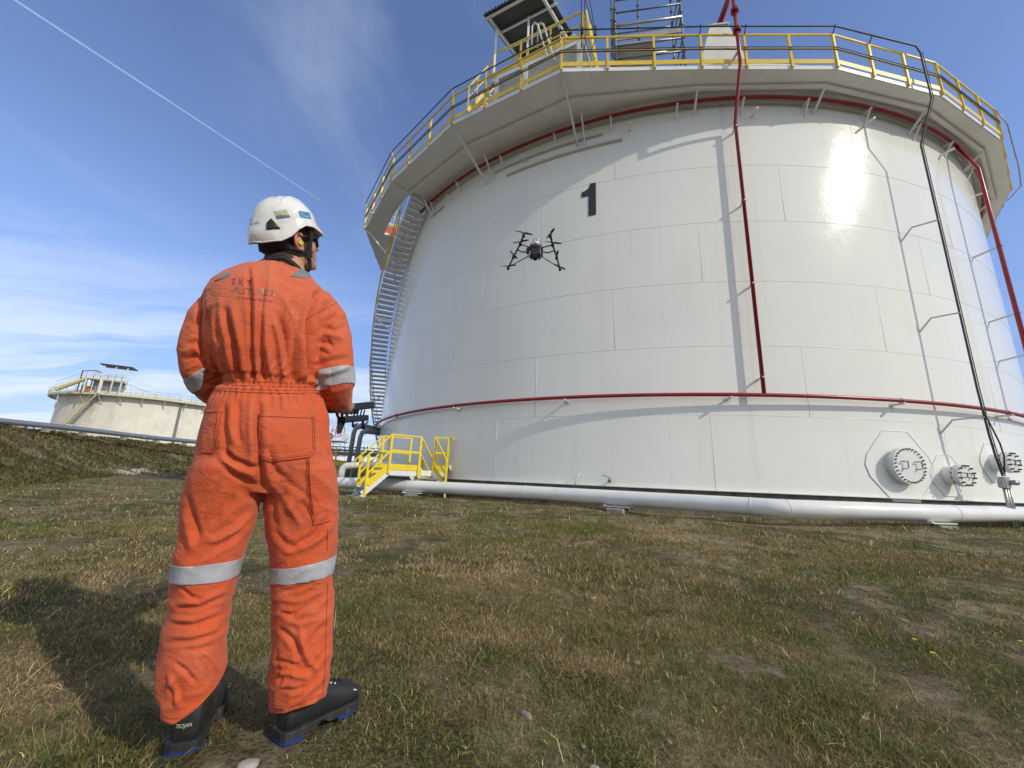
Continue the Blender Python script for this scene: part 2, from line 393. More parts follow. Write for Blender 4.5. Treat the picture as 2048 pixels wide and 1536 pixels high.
# tapping valve near the foot and small drain
az, z = hit(1220, 962); m = MB(); c = TP(TR, az, z); e = ER(az)
m.cyl(c, c+e*.10, .03, 10); m.box(c+e*.13, (.06, .06, .08)); m.tube([c+e*.13+[0, 0, .04], c+e*.13+[0, 0, .08], c+e*.13+[-.10, 0, .13], c+e*.13+[-.2, 0, .13]], .008, 6)
m.build('drain_tap', M_BOLT, tank)
az, z = hit(1160, 950); c = TP(TR, az, z); e = ER(az); m = MB()
m.tube([c, c+e*.12, c+e*.16+[-.03, 0, -.08], c+e*.18+[-.10, 0, -.25]], .016, 8); m.build('sample_pipe', M_WHITE2, tank)

# ---------------------------------------------------------------- walkway round the rim
ZW = 12.30; FH = 0.13
OUT = [(-153.6, 17.1), (-140.2, 17.05), (-126.7, 17.15), (-113.4, 17.12), (-100.1, 16.2), (-86.9, 16.12), (-73.8, 16.08)]
k = -60.4
while k < 180: OUT.append((k, 16.12)); k += 13.33
OUT.append((-166.9+360, 16.2))
OUT = [((-166.9), 16.2)]+OUT[:-1]; OUT.append((180.0, 16.15))
walk = thing('rim_walkway', 'white steel walkway with yellow handrail running round the rim of the nearest tank', 'walkway', (TCX, TCY, ZW))
m = MB()
def seg_floor(a0, r0, a1, r1, ri0, ri1):
    P = [TP(ri0, a0, 0), TP(r0, a0, 0), TP(r1, a1, 0), TP(ri1, a1, 0)]
    n_ = 4; inner = [TP(ri0+(ri1-ri0)*k/n_, a0+(a1-a0)*k/n_, 0) for k in range(n_+1)]
    poly = [P[1], P[2]]+inner[::-1]
    m.prism([p+[0, 0, ZW] for p in poly], (0, 0, 0.05))
for (A0, q0), (A1, q1) in zip(OUT[:-1], OUT[1:]):
    if -154 < A0 < -150: seg_floor(A0, q0, A1, q1, 16.22, 16.22)          # the stair comes up through this bay
    else: seg_floor(A0, q0, A1, q1, TR+0.012, TR+0.012)
m.build('deck', M_GREYW, walk)
m = MB()
m.bar(TP(TR+.02, -153.6, ZW+.07), TP(16.22, -153.6, ZW+.07), .05, .12); m.bar(TP(TR+.02, -140.2, ZW-.02), TP(16.25, -140.2, ZW-.02), .05, .12)
for (A0, q0), (A1, q1) in zip(OUT[:-1], OUT[1:]):
    m.bar(TP(q0+.02, A0, ZW+FH/2-.005), TP(q1+.02, A1, ZW+FH/2-.005), .014, FH)
m.build('fascia', M_WHITE, walk)
m = MB()
for (A0, q0), (A1, q1) in zip(OUT[:-1], OUT[1:]):
    if -168 < A0 < -150: continue
    wd = 0.56 if q0 < 16.5 and q1 < 16.5 else (1.05 if min(q0, q1) < 16.5 else 1.15)
    f0 = 15.2+(0.50 if q0 < 16.5 else 1.05); f1 = 15.2+(0.50 if q1 < 16.5 else 1.05)
    m.bar(TP(f0, A0, ZW-.055), TP(f1, A1, ZW-.055), .10, .10)
m.build('edge_beam', M_GREYW, walk)
def strut(p0, p1, w=.06):
    mm = MB(); mm.bar(p0, p1, w, w); return mm.build('bracket', M_GREYW, walk)
for A, q in OUT[1:]:
    if A > 20: continue
    if q > 16.5:
        zt_ = hit({-153.6: 740, -140.2: 872, -126.7: 973, -113.4: 1157}[A], {-153.6: 560, -140.2: 411, -126.7: 370, -113.4: 292}[A])[1] if A != -153.6 else 10.6
        strut(TP(q-.06, A, ZW-.02), TP(TR+.02, A, max(10.3, zt_)))
        strut(TP(TR+.62, A+.9, ZW-.05), TP(TR+.02, A+.9, ZW-.85), .045)
    else:
        strut(TP(TR+.55, A, ZW-.06), TP(TR+.02, A, ZW-.52), .055)
    if A > -150: m_ = strut(TP(TR+.33, A+6.2, ZW-.72), TP(TR+.01, A+6.2, ZW-.72), .05)
# handrail
def railing(parent, P, h=1.1, mid=0.6, post=0.05, toe=0.15, mat_=M_YEL, seg=None, toe_up=0.0, base=0.0, tube=False):
    """P corner points on the deck edge; posts at corners and in between"""
    P = [np.array(p, float) for p in P]
    top = MB(); md = MB(); tb = MB()
    for a, b in zip(P[:-1], P[1:]):
        top.bar(a+[0, 0, h], b+[0, 0, h], .045, .045); md.bar(a+[0, 0, mid], b+[0, 0, mid], .035, .035)
        if toe: tb.bar(a+[0, 0, toe_up+toe/2], b+[0, 0, toe_up+toe/2], .012, toe)
    top.build('top_rail', mat_, parent); md.build('mid_rail', mat_, parent)
    if toe: tb.build('toe_board', mat_, parent)
    for i, (a, b) in enumerate(zip(P[:-1], P[1:])):
        n_ = seg or max(1, round(np.linalg.norm(b-a)/1.25))
        for k in range(n_+(1 if i == len(P)-2 else 0)):
            p = a+(b-a)*k/n_; mm = MB(); d = (b-a)/np.linalg.norm(b-a)
            mm.bar(p+[0, 0, base], p+[0, 0, h-.022], post, post*1.1, up=np.cross(d, [0, 0, 1])); mm.build('post', mat_, parent)
vis = [(a, q) for a, q in OUT if a <= -20]
railing(walk, [TP(q+.055, a, ZW+.02) for a, q in vis], h=1.18, mid=0.66, toe=0.15, toe_up=FH+.01, post=.06, seg=3)
m = MB(); m.tube([TP(16.15, a, ZW+1.2) for a, q in OUT if a >= -35], .025, 6); m.tube([TP(16.15, a, ZW+.7) for a, q in OUT if a >= -35], .02, 6); m.build('far_rail', M_YEL, walk)
m = MB()
for p, q in ((TP(16.24, -140.4, ZW), TP(16.24, -153.4, ZW)), (TP(16.24, -153.4, ZW), TP(15.35, -153.4, ZW))):
    m.bar(p+[0, 0, 1.1], q+[0, 0, 1.1], .04); m.bar(p+[0, 0, .6], q+[0, 0, .6], .03)
    for k in (0, .5, 1): m.bar(p+(q-p)*k, p+(q-p)*k+[0, 0, 1.1], .04)
m.build('stairwell_rail', M_YEL, walk)

# spiral stair
st = thing('spiral_stair', 'long flight of open grey treads climbing the left side of the nearest tank', 'stairs', tuple(TP(15.7, 172, 0.5)))
def hx(z): return -140.0-(12.4-z)/0.24
zs = np.arange(12.25, 0.55, -0.185)
tm = None
for i, z in enumerate(zs):
    a = hx(z); d = 0.95
    m = MB(); v = [TP(15.30, a-d, z), TP(16.06, a-d, z), TP(16.06, a+.25, z), TP(15.30, a+.25, z)]
    m.prism(v, (0, 0, .03)); m.bar(TP(15.30, a-d, z-.01), TP(16.06, a-d, z-.01), .012, .055)
    m.build('tread', M_GREYW, st)
zz = np.arange(12.45, 0.3, -0.3)
for r_, nm in ((16.09, 'outer_stringer'), (15.27, 'inner_stringer')):
    m = MB(); m.rings([[TP(r_-.012, hx(z), z-.14), TP(r_+.012, hx(z), z-.14), TP(r_+.012, hx(z), z+.13), TP(r_-.012, hx(z), z+.13)] for z in zz], smooth=False); m.build(nm, M_WHITE2, st)
m = MB()
m.tube([TP(16.12, hx(z), z+1.1) for z in zz], .024, 6); m.tube([TP(16.12, hx(z), z+.6) for z in zz], .018, 6); m.build('handrail', M_YEL, st)
for z in zz[::4]:
    m = MB(); m.bar(TP(16.12, hx(z), z-.1), TP(16.12, hx(z), z+1.1), .045); m.build('rail_post', M_YEL, st)
for zb_ in (5.35, 8.4, 2.6):
    a = hx(zb_); m = MB(); m.bar(TP(15.22, a, zb_-.16), TP(16.1, a, zb_-.16), .07, .09); m.bar(TP(16.06, a, zb_-.2), TP(15.22, a, zb_-.75), .06); m.build('support_bracket', M_GREYW, st)

# things on the walkway by the stair head
bx = thing('equipment_box', 'orange red box with yellow rails on the walkway beside the spiral stair head', 'box', tuple(TP(15.9, -158.5, ZW+.1)))
m = MB(); e, tg = ER(-158.5), ET(-158.5); c = TP(15.85, -158.5, ZW+.06); m.box(c+[0, 0, .55], (.8, 1.0, .95), (e, tg, (0, 0, 1))); m.build('cabinet', M_ORED, bx, bevel=.02)
m = MB()
for i in (-1, 1):
    for j in (-1, 1): m.bar(c+e*.48*i+tg*.58*j, c+e*.48*i+tg*.58*j+[0, 0, 1.15], .05)
for h in (.5, 1.12):
    for i in (-1, 1): m.bar(c+e*.48*i-tg*.58+[0, 0, h], c+e*.48*i+tg*.58+[0, 0, h], .05); m.bar(c-e*.48+tg*.58*i+[0, 0, h], c+e*.48+tg*.58*i+[0, 0, h], .05)
m.build('guard_frame', M_YELB, bx)

# ---------------------------------------------------------------- red fire-water pipes
RP = TR+0.22
def ringpipe(name, label, z, r_, a0, a1, clips, fl):
    o = thing(name, label, 'pipe', (TCX, TCY, z)); m = MB(); m.tube(arc(RP, a0, a1, z, 1.2), r_, 12); m.build('pipe', M_RED, o)
    for a in clips:
        mm = MB(); mm.bar(TP(TR+.0, a, z-r_-.03), TP(RP+.10, a, z-r_-.03), .05, .045); mm.cyl(TP(TR+.0, a, z-r_-.03), TP(TR+.008, a, z-r_-.03), .085, 16); mm.build('bracket', M_WHITE2, o)
        mm = MB(); mm.tube([TP(RP+math.cos(t)*(r_+.006), a, z+math.sin(t)*(r_+.006)) for t in np.linspace(0, 2*math.pi, 14)[:-1]], .006, 5, closed=True); mm.build('clamp', M_RED, o)
    return o
low = [-158, -143.6, -129.0, -114.4, -99.1, -83.6, -69.3, -55]
ringpipe('ring_pipe', 'lower red pipe curving right round the nearest tank at head height', 3.03, .050, -180, -30, low, None)
up = [-147, -139, -132.3, -124, -116.2, -109.3, -102, -95.0, -88, -80.5, -73, -66.5, -59]
ur = ringpipe('ring_pipe', 'upper red pipe curving round the nearest tank just under its walkway', 12.08, .052, -180, -40, [], None)
for a in up:
    m = MB(); m.bar(TP(TR, a, 12.02-.0), TP(RP+.05, a, 12.02), .05, .05); m.bar(TP(TR+.0, a+.0, 11.62), TP(TR+.22, a+.0, 12.0), .04); m.build('bracket', M_GREYW, ur)
    for k in range(2):
        m = MB(); p = TP(RP+.09, a+2.2+k*1.0, 12.12); m.cyl(p, p+[0, 0, .07], .012, 6); m.ball(p-[0, 0, .01], .02, 6, 4); m.build('spray_nozzle', M_SILV, ur)
def riser(label, az, ztop, upper, flz=()):
    o = thing('riser_pipe', label, 'pipe', tuple(TP(RP, az, 3.03)))
    m = MB(); pts = [TP(RP+.0, az, 3.06), TP(RP, az, ztop)]+upper
    m.tube(pts, .047, 12); m.build('pipe', M_RED, o)
    for f in flz:
        m = MB(); p = np.array(f[0]); d = np.array(f[1]); d = d/np.linalg.norm(d); m.cyl(p-d*.055, p-d*.008, .105, 18); m.cyl(p+d*.008, p+d*.055, .105, 18); m.build('flange', M_RED, o)
    return o
r1top = [TP(16.33, hit(1481, 124, 16.33)[0], hit(1481, 124, 16.33)[1])]
up_az = hit(1481, 124, 16.33)[0]; zf1 = z_on(1474, 60, TP(16.33, up_az, 0)); zf2 = z_on(1472, 20, TP(16.33, up_az, 0))
r1 = riser('red riser pipe standing in front of the tank between the number 1 and the glare', -96.15, 11.20, [r1top[0], TP(16.33, up_az, zf2+1.2)],
           [(TP(16.33, up_az, zf1), (0, 0, 1)), (TP(16.33, up_az, zf2), (0, 0, 1))])
for q in ((1468, 255), (1486, 403), (1507, 568), (1526, 755)):
    z = hit(q[0], q[1], RP)[1]; m = MB(); m.bar(TP(TR, -96.15, z), TP(RP+.09, -96.15, z), .045, .04); m.build('bracket', M_WHITE2, r1)
    m = MB(); m.tube([TP(RP, -96.15, z)+np.array([math.cos(t), math.sin(t), 0])*.055 for t in np.linspace(0, 2*math.pi, 14)[:-1]], .008, 5, closed=True); m.build('clamp', M_RED, r1)
m = MB(); m.bar(TP(16.10, up_az-.8, ZW+.1), TP(16.35, up_az, ZW+.42), .05, .05); m.build('bracket', M_WHITE2, r1)
az2 = hit(2000, 500, 15.75)[0]
r2 = riser('red riser pipe at the far right side of the nearest tank, against the sky', az2, 10.4, [TP(15.75, az2, 10.4)])
# stand the second riser further off the shell
for ch in list(r2.children): bpy.data.objects.remove(ch)
m = MB(); m.tube([TP(RP, az2, 3.06), TP(15.75, az2, 3.35), TP(15.75, az2, 10.9), TP(RP, az2, 12.05)], .05, 12); m.build('pipe', M_RED, r2)
for q in ((2005, 490), (2030, 626), (2046, 708)):
    z = z_on(*q, TP(15.75, az2, 0)); m = MB(); m.bar(TP(TR, az2, z-.1), TP(15.85, az2, z), .045, .04); m.build('bracket', M_WHITE2, r2)

# foam chamber housing and its red pipe
fc = thing('foam_chamber', 'white tapered steel housing standing above the handrail beside the red riser', 'foam chamber', tuple(TP(15.7, -98.4, ZW+.3)))
B0, B1 = hit(1398, 122, 15.75), hit(1500, 122, 15.75); T0, T1 = hit(1419, 51, 15.75), hit(1457, 51, 15.75)
zb = (B0[1]+B1[1])/2-.35; ztp = (T0[1]+T1[1])/2
q = [TP(15.75, B0[0]-.15, zb), TP(15.75, B1[0]+.15, zb), TP(15.75, T1[0], ztp), TP(15.75, T0[0], ztp)]
ec = ER(-98.3); back = [q[0]-ec*.9, q[1]-ec*.9, q[2]-ec*.55, q[3]-ec*.55]
q = q+back; m = MB(); m.add(q, [(0, 1, 2, 3), (5, 4, 7, 6), (1, 5, 6, 2), (4, 0, 3, 7), (3, 2, 6, 7)]); m.build('housing', M_WHITE, fc, bevel=.01)
m = MB(); m.prism([q[3]+ec*.04-ET(-98)*.03, q[2]+ec*.04+ET(-98)*.03, q[6]-ec*.04, q[7]-ec*.04], (0, 0, .05)); m.build('cap_plate', M_WHITE2, fc)
rb = (q[2]+q[3]+q[6]+q[7])/4; Pt = TP(16.2, up_az, zf2+.5)
dp = thing('foam_pipe', 'thick red pipe slanting up from the white tapered housing', 'pipe', tuple(rb))
m = MB(); d = Pt-rb; m.tube([rb+[0, 0, .03], rb+d*.25+[0, 0, .12], Pt+[0, 0, .3]], .085, 14); m.build('pipe', M_RED, dp); m = MB(); m.cyl(rb+[0, 0, .02], rb+[0, 0, .08], .14, 18); m.build('flange', M_RED, dp)

# ---------------------------------------------------------------- cable conduit on the rail and down the shell
cd = thing('cable_conduit', 'dark cable conduit running along the handrail and down the right of the nearest tank', 'conduit', tuple(TP(15.8, -76.7, .3)))
m = MB()
rail_pts = [TP(q+.17, a, ZW+1.36) for a, q in OUT if -160 < a < -80]
zc = hit(1840, 112, 16.28)
down = [TP(16.25, -77.2, ZW+1.34), TP(16.27, -76.9, ZW+1.1), TP(16.27, -76.9, 11.75), TP(15.80, -76.7, 10.62), TP(15.80, -76.7, 3.4), TP(15.80, -76.55, 2.3), TP(15.80, -76.35, 1.75), TP(15.80, -76.0, 1.3)]
m.tube(rail_pts+down, [.019]*len(rail_pts)+[.023]*len(down), 8); m.build('conduit_tube', M_DARK, cd)
m = MB(); m.tube([TP(q+.10, a, ZW+.70) for a, q in OUT if -160 < a < -60], .011, 6); m.tube([TP(q+.10, a, ZW+.62) for a, q in OUT if -160 < a < -60], .014, 6); m.build('cable', M_DARK, cd)
m = MB(); m.tube([p+ET(-76.7)*.05+ER(-76.7)*.02 for p in down[1:]], .010, 6)
m.tube([TP(15.80, -76.7, 2.95), TP(15.86, -76.5, 2.5), TP(15.9, -76.15, 2.05), TP(15.86, -75.7, 1.75), TP(15.8, -75.75, 1.35)], .016, 6); m.build('cable', M_DARK, cd)
for a, q in OUT:
    if -160 < a < -80:
        for k in (0, .33, .66):
            m = MB(); p = TP(q+.06, a+k*13.3, ZW+1.18)
            if abs(q-16.2) < .2 or k == 0: m.bar(TP(q+.03, a, ZW+1.14) if k == 0 else TP(q-.05, a+k*13.3, ZW+1.14), TP(q+.2, a, ZW+1.40) if k == 0 else TP(q+.10, a+k*13.3, ZW+1.36), .022); m.build('clip', M_DARK if a > -115 else M_YEL, cd)
            if k: break
for q in ((1877, 440), (1921, 625), (1966, 834)):
    z = z_on(*q, TP(15.8, -76.7, 0)); m = MB(); m.bar(TP(15.82, -76.7, z), TP(15.42, -78.1, z-.05), .022, .035); m.bar(TP(15.42, -78.1, z-.05), TP(TR, -78.6, z-.38), .022, .035); m.build('bracket', M_GALV, cd)
    m = MB()
bxp = TP(15.8, -76.0, 1.15); e, tg = ER(-76), ET(-76)
m = MB(); m.box(bxp, (.12, .18, .26), (e, tg, (0, 0, 1))); m.cyl(bxp+e*.1+tg*.08, bxp+e*.1+tg*.22, .06, 14); m.box(bxp+tg*-.1+[0, 0, -.02], (.10, .1, .2), (e, tg, (0, 0, 1))); m.build('junction_box', M_GALV, cd)
m = MB(); m.cyl(bxp+tg*.2, bxp+tg*.26, .05, 12); m.build('gauge', mat('teal_plastic', (.05, .22, .30), .4), cd)
for k, o_ in enumerate((-.05, .03, .13)):
    m = MB(); m.tube([bxp+tg*o_+[0, 0, -.1], bxp+tg*o_*1.1+[0, 0, -.5], bxp+tg*o_*1.3+[0, 0, -1.1]], .032 if k < 2 else .018, 8); m.build('conduit_leg', M_GALV, cd)
dr = thing('drip_conduit', 'thin grey hooked pipe at the right end of the walkway, against the sky', 'pipe', tuple(TP(16.3, -50, 12)))
pa = [at_z(1997, 305, 13.35), at_z(2023, 383, 12.2), at_z(2012, 415, 12.15), at_z(2000, 445, 12.1)]
m = MB(); m.tube([TP(16.2, -60.0, 13.5), TP(16.30, -57.5, 13.3), TP(16.36, -50, 12.7), TP(16.38, -47.5, 12.3), TP(16.14, -44, 12.36)], .022, 6); m.build('pipe', M_GALV, dr)

# ---------------------------------------------------------------- white pipeline along the foot of the tank
GP = [(560, 961), (675, 965), (720, 967), (900, 976), (1050, 984.5), (1200, 993.5), (1350, 1003), (1500, 1012.5), (1538, 1015), (1566, 1017)]
P = [at_z(x, y, .43) for x, y in GP[1:]]+[np.array([9.35, 8.75, .43]), np.array([12.8, 10.15, .43]), np.array([20.5, 14.0, .43])]
gp = thing('pipeline', 'long white ground pipeline crossing in front of the nearest tank', 'pipe', (2, 9, .43))
m = MB(); PP = [np.array([-27., 41., .43]), np.array([-7.6, 14.2, .43])]+P
m.tube(PP, .172, 28); m.build('pipe', M_WHITE, gp)
m = MB()
for i in (5, 8, 10, 11):
    d = PP[i+1]-PP[i]; d /= np.linalg.norm(d); u = np.cross(d, [0, 0, 1]); w = np.array([0, 0, 1.])
    m.tube([PP[i]+d*.02+(u*math.cos(t)+w*math.sin(t))*.1745 for t in np.linspace(0, 2*math.pi, 28)[:-1]], .007, 5, closed=True)
if 0:
    pass
m.build('weld_ring', M_WHITE2, gp)
def pipe_at(x):
    for a, b in zip(PP[:-1], PP[1:]):
        if a[0] <= x <= b[0]: return a+(b-a)*(x-a[0])/(b[0]-a[0]), (b-a)/np.linalg.norm(b-a)
sup = [(at_z(1205, 1008, .2)[0]+.05, 'concrete block under the white pipeline below the number 1'), (at_z(1850, 1045, .2)[0]-.3, 'concrete block under the right part of the white pipeline beside a leafy weed'),
       (at_z(800, 993, .2)[0], 'rough concrete block under the white pipeline beside the yellow crossover stair')]
for x, lb in sup:
    p, d = pipe_at(x); u = np.cross(d, [0, 0, 1]); m = MB(); m.box([p[0], p[1], .05], (.42, .50, .30), (d, u, (0, 0, 1)))
    o = m.build('pipe_support', M_CONC, bevel=.03); tag(o, lb, 'support block', 'concrete blocks under the pipeline')
    m = MB(); c_ = [p[0], p[1], .235]; m.box(c_, (.62, .36, .02), (d, u, (0, 0, 1))); m.box([p[0]-d[0]*.28-u[0]*-.0, p[1]-d[1]*.28, .2445], (.05, .3, .04), (d, u, (0, 0, 1))); m.build('saddle_plate', M_WHITE, o)

# branch pipe with gate valve
vb = thing('valve_pipe', 'white branch pipe looping up to a hand wheel valve beside the yellow crossover stair', 'pipe', tuple(at_z(690, 965, .4)))
y0 = 12.9
pA = at_z(681, 960, .45); D0 = pA[1]
top = z_on(690, 930, pA); 
pB = pA.copy(); pB[2] = top-.25
pC = at_y(712, 930.5, D0+.05); pD = at_y(800, 929.5, D0+.35); pE = at_y(835, 932, D0+.55); 
wall = TP(TR, *hit(905, 936))
m = MB(); m.tube([pA, pB, pB+[.04, 0, .12], pB+[.16, .01, .22], pC+[.05, 0, 0], pD, pE], .125, 16); m.build('pipe', M_WHITE, vb)
m = MB(); m.tube([pE+[.25, .08, 0], wall], .10, 16); m.build('pipe', M_WHITE, vb)
dd = (wall-pE)/np.linalg.norm(wall-pE); m = MB()
for k in (.0, .07, .27, .34): m.cyl(pE+dd*k, pE+dd*(k+.045), .20, 24)
m.ball(pE+dd*.19, (.17, .15, .21), 14, 8); m.build('valve_body', M_GALV, vb)
m = MB(); c_ = pE+dd*.19; m.box(c_+[0, 0, .26], (.16, .16, .14)); m.cyl(c_+[0, 0, .2], c_+[0, 0, .85], .028, 10); m.cyl(c_+[0, 0, .45], c_+[0, 0, .6], .05, 10); m.build('valve_stem', M_DARK, vb)
m = MB(); h_ = c_+[0, 0, .85]; m.tube([h_+np.array([math.cos(t), math.sin(t), 0])*.17 for t in np.linspace(0, 2*math.pi, 21)[:-1]], .02, 6, closed=True)
for t in (0, 2.1, 4.2): m.cyl(h_, h_+np.array([math.cos(t), math.sin(t), 0])*.17, .014, 6)
m.build('hand_wheel', M_BLACK, vb)

# yellow crossover stair
def crossover():
    g = 0.16
    A = at_z(723, 990, g); Sd = np.array([.82, .57, 0]); Wd = np.array([-.42, .60, 0]); Wd /= np.linalg.norm(Wd)
    o = thing('crossover_stair', 'yellow and white steel stair crossing the white pipeline at the left of the tank', 'stairs', tuple(A))
    zp = z_on(769.5, 940, A+Sd*.62)+.0; Wl = .72
    run = .68; pl = .92
    T0 = A+Sd*run; T0 = np.array([T0[0], T0[1], zp]); T1 = T0+Sd*pl
    S2 = np.array([.62, .78, 0]); S2 /= np.linalg.norm(S2); bot = T1+S2*.55; bot[2] = g+.1
    for s, w in (('right', 0), ('left', Wl)):
        off = Wd*w
        m = MB(); m.bar(A+off+[0, 0, .02], T0+off+[0, 0, -.06], .05, .16); m.build('stringer', M_WHITE, o)
        m = MB(); m.bar(T0+off-[0, 0, .06], T1+off-[0, 0, .06], .05, .16); m.build('deck_beam', M_WHITE, o)
        m = MB(); m.bar(T1+off-[0, 0, .06], bot+off, .05, .14); m.build('stringer', M_WHITE, o)
        ov = -Wd*.035 if w == 0 else Wd*.035
        m = MB(); m.bar(A+off+ov+Sd*.12+[0, 0, .30], T0+off+ov+[0, 0, .10], .012, .17); m.bar(T0+off+ov+[0, 0, .10], T1+off+ov+[0, 0, .10], .012, .17)
        m.bar(T1+off+ov+[0, 0, .10], bot+off+ov+[0, 0, .16], .012, .17); m.build('side_plate', M_YELB, o)
        h = 1.05; a1 = A+off+ov*1.4+Sd*.07; t0 = T0+off+ov*1.4; t1 = T1+off+ov*1.4; b1 = bot+off+ov*1.4
        for p, q_ in ((a1+[0, 0, .0], h+.05), (t0-[0, 0, .1], h+.1), (t1-[0, 0, .14], h+.14), (b1+[0, 0, .05], .95)):
            m = MB(); m.bar(p, p+[0, 0, q_], .065, .05, up=Wd); m.build('post', M_YELB, o)
        m = MB(); e0 = a1-Sd*.16+[0, 0, .98]
        m.bar(e0-[0, 0, .2], e0, .035); m.bar(e0, t0+[0, 0, h], .04); m.bar(t0+[0, 0, h], t1+[0, 0, h], .04)
        if w == 0:
            m.bar(t1+[0, 0, h], b1+S2*.1+[0, 0, .86], .04); m.bar(b1+S2*.1+[0, 0, .86], b1+S2*.1+[0, 0, .62], .035)
        m.build('handrail', M_YELB, o)
        m = MB(); m.bar(a1+[0, 0, .58], t0+[0, 0, .58], .035, .05); m.bar(t0+[0, 0, .58], t1+[0, 0, .56], .035, .06)
        if w == 0: m.bar(t1+[0, 0, .56], b1+[0, 0, .5], .03)
        m.build('mid_rail', M_YELB, o)
    nst = 3
    for k in range(nst):
        f = (k+.55)/nst; p = A+Sd*run*f; z = g+(zp-g)*(k+.9)/(nst+.4); m = MB()
        c_ = np.array([p[0], p[1], z])+Wd*Wl/2; m.box(c_, (.24, Wl-.06, .03), (Sd, Wd, (0, 0, 1))); m.box(c_-Sd*.11-[0, 0, .04], (.012, Wl-.06, .08), (Sd, Wd, (0, 0, 1))); m.build('tread', M_GALV, o)
    m = MB(); c_ = (T0+T1)/2+Wd*Wl/2; m.box(c_-[0, 0, .02], (pl-.01, Wl-.055, .03), (Sd, Wd, (0, 0, 1))); m.build('deck', M_GALV, o)
    m = MB(); 
    for w in (0, Wl): m.box(A+Wd*w+[0, 0, -.03]+Sd*.02, (.16, .11, .06), (Sd, Wd, (0, 0, 1)))
    for w in (0, Wl): m.box(T1+Wd*w+S2*.5+[0, 0, -zp+g+.0], (.06, .06, .5), (Sd, Wd, (0, 0, 1)))
    m.build('foot', M_WHITE, o)
    m = MB(); c_ = A+Wd*Wl/2+[0, 0, -.13]; m.box(c_, (.42, 1.25, .18), (Sd, Wd, (0, 0, 1)))
    tag(m.build('concrete_pad', M_CONC, bevel=.02), 'concrete pad under the foot of the yellow crossover stair', 'concrete pad')
    # second way down, beyond the valve
    o2 = thing('access_platform', 'small yellow railed platform and steps against the tank, right of the hand wheel valve', 'platform', tuple(T1+[.6, .5, -.5]))
    Q0 = T1+Sd*.10+Wd*.0; qa = at_y(866, 943, T1[1]+.35); qb = at_y(893, 946, T1[1]+.42); zq = (qa[2]+qb[2])/2
    qa[2] = qb[2] = zq; Q = qb-qa; L = np.linalg.norm(Q); Q /= L; N = np.array([-Q[1], Q[0], 0.])
    m = MB(); m.bar(Q0+[0, 0, -.05], qa+[0, 0, -.05], .05, .17); m.bar(qa+[0, 0, -.05], qb+[0, 0, -.05], .05, .17); m.build('deck_beam', M_WHITE, o2); m = MB(); m.bar(qa+N*.42+[0, 0, -.05], qb+N*.42+[0, 0, -.05], .05, .17); m.build('deck_beam', M_WHITE, o2)
    m = MB(); m.box((qa+qb)/2+N*.21, (L, .40, .03), (Q, N, (0, 0, 1))); m.build('deck', M_GALV, o2)
    m = MB(); m.bar(qa-N*.03+[0, 0, .12], qb-N*.03+[0, 0, .12], .012, .17); m.bar(qb+Q*.03+[0, 0, .12], qb+Q*.03+N*.42+[0, 0, .12], .012, .17); m.build('side_plate', M_YELB, o2)
    for p in (qa-N*.04, qb-N*.04, qb+N*.42, qa+N*.42):
        m = MB(); m.bar(p-[0, 0, .14], p+[0, 0, 1.08], .06); m.build('post', M_YELB, o2)
    m = MB(); ps = [qa-N*.04, qb-N*.04, qb+N*.42]
    for a, b in zip(ps[:-1], ps[1:]): m.bar(a+[0, 0, 1.08], b+[0, 0, 1.08], .045); 
    m.bar(qa-Q*.06+[0, 0, 1.08], qb+Q*.18+[0, 0, 1.08], .045)
    dn = qb-N*.45-Q*.02; dn[2] = g+.12; up_ = qa-N*.05
    m.bar(up_+[0, 0, 1.06], dn+[0, 0, .92], .045); m.bar(dn+[0, 0, .92], dn+[0, 0, .62], .04); m.build('handrail', M_YELB, o2)
    m = MB(); m.bar(qa-Q*.05+[0, 0, .6], qb+Q*.08+[0, 0, .6], .05, .07); m.bar(up_+[0, 0, .56], dn+[0, 0, .5], .04); m.build('mid_rail', M_YELB, o2)
    m = MB(); m.bar(up_+[0, 0, .12], dn+[0, 0, .18], .012, .17); m.build('stair_plate', M_YEL, o2)
    m = MB(); m.bar(up_+[0, 0, -.02]-N*.0, dn+[0, 0, .02], .05, .13); m.build('stringer', M_WHITE, o2)
    m = MB(); m.bar(dn, dn+[0, 0, .95], .06); m.build('post', M_YELB, o2)
    for k in (.35, .7):
        m = MB(); m.box(up_+(dn-up_)*k+Q*.0+[.0, .0, .0]-Q*.28, (.56, .22, .03), (Q, N, (0, 0, 1))); m.build('tread', M_GALV, o2)
    m = MB()
    for p in (qa+N*.42, qb+N*.42, qa, qb): m.bar([p[0], p[1], g-.05], p-[0, 0, .13], .06)
    m.build('leg', M_WHITE, o2)
crossover()

# ---------------------------------------------------------------- gauger's platform, canopy, scaffold on the rim
gz = 14.1
ga = at_z(985, 160, gz); gb = at_z(1165, 79, gz); gd = gb-ga; gL = np.linalg.norm(gd); gd /= gL; gn = np.array([-gd[1], gd[0], 0.])
gp_ = thing('gauge_platform', 'raised platform with yellow handrail and wire mesh sides above the walkway', 'platform', tuple(ga*[1, 1, 0]+[0, 0, ZW]))
m = MB(); c_ = (ga+gb)/2+gn*.85; m.box(c_+[0, 0, -.02], (gL-.02, 1.66, .04), (gd, gn, (0, 0, 1))); m.build('deck', M_GREYW, gp_)
m = MB()
for w in (0, 1.7): m.bar(ga+gn*w+[0, 0, -.03], gb+gn*w+[0, 0, -.03], .06, .15)
for s in (0, gL): m.bar(ga+gd*s+[0, 0, -.03]+gn*.03, ga+gd*s+gn*1.67+[0, 0, -.03], .06, .15)
m.build('deck_beam', M_WHITE, gp_)
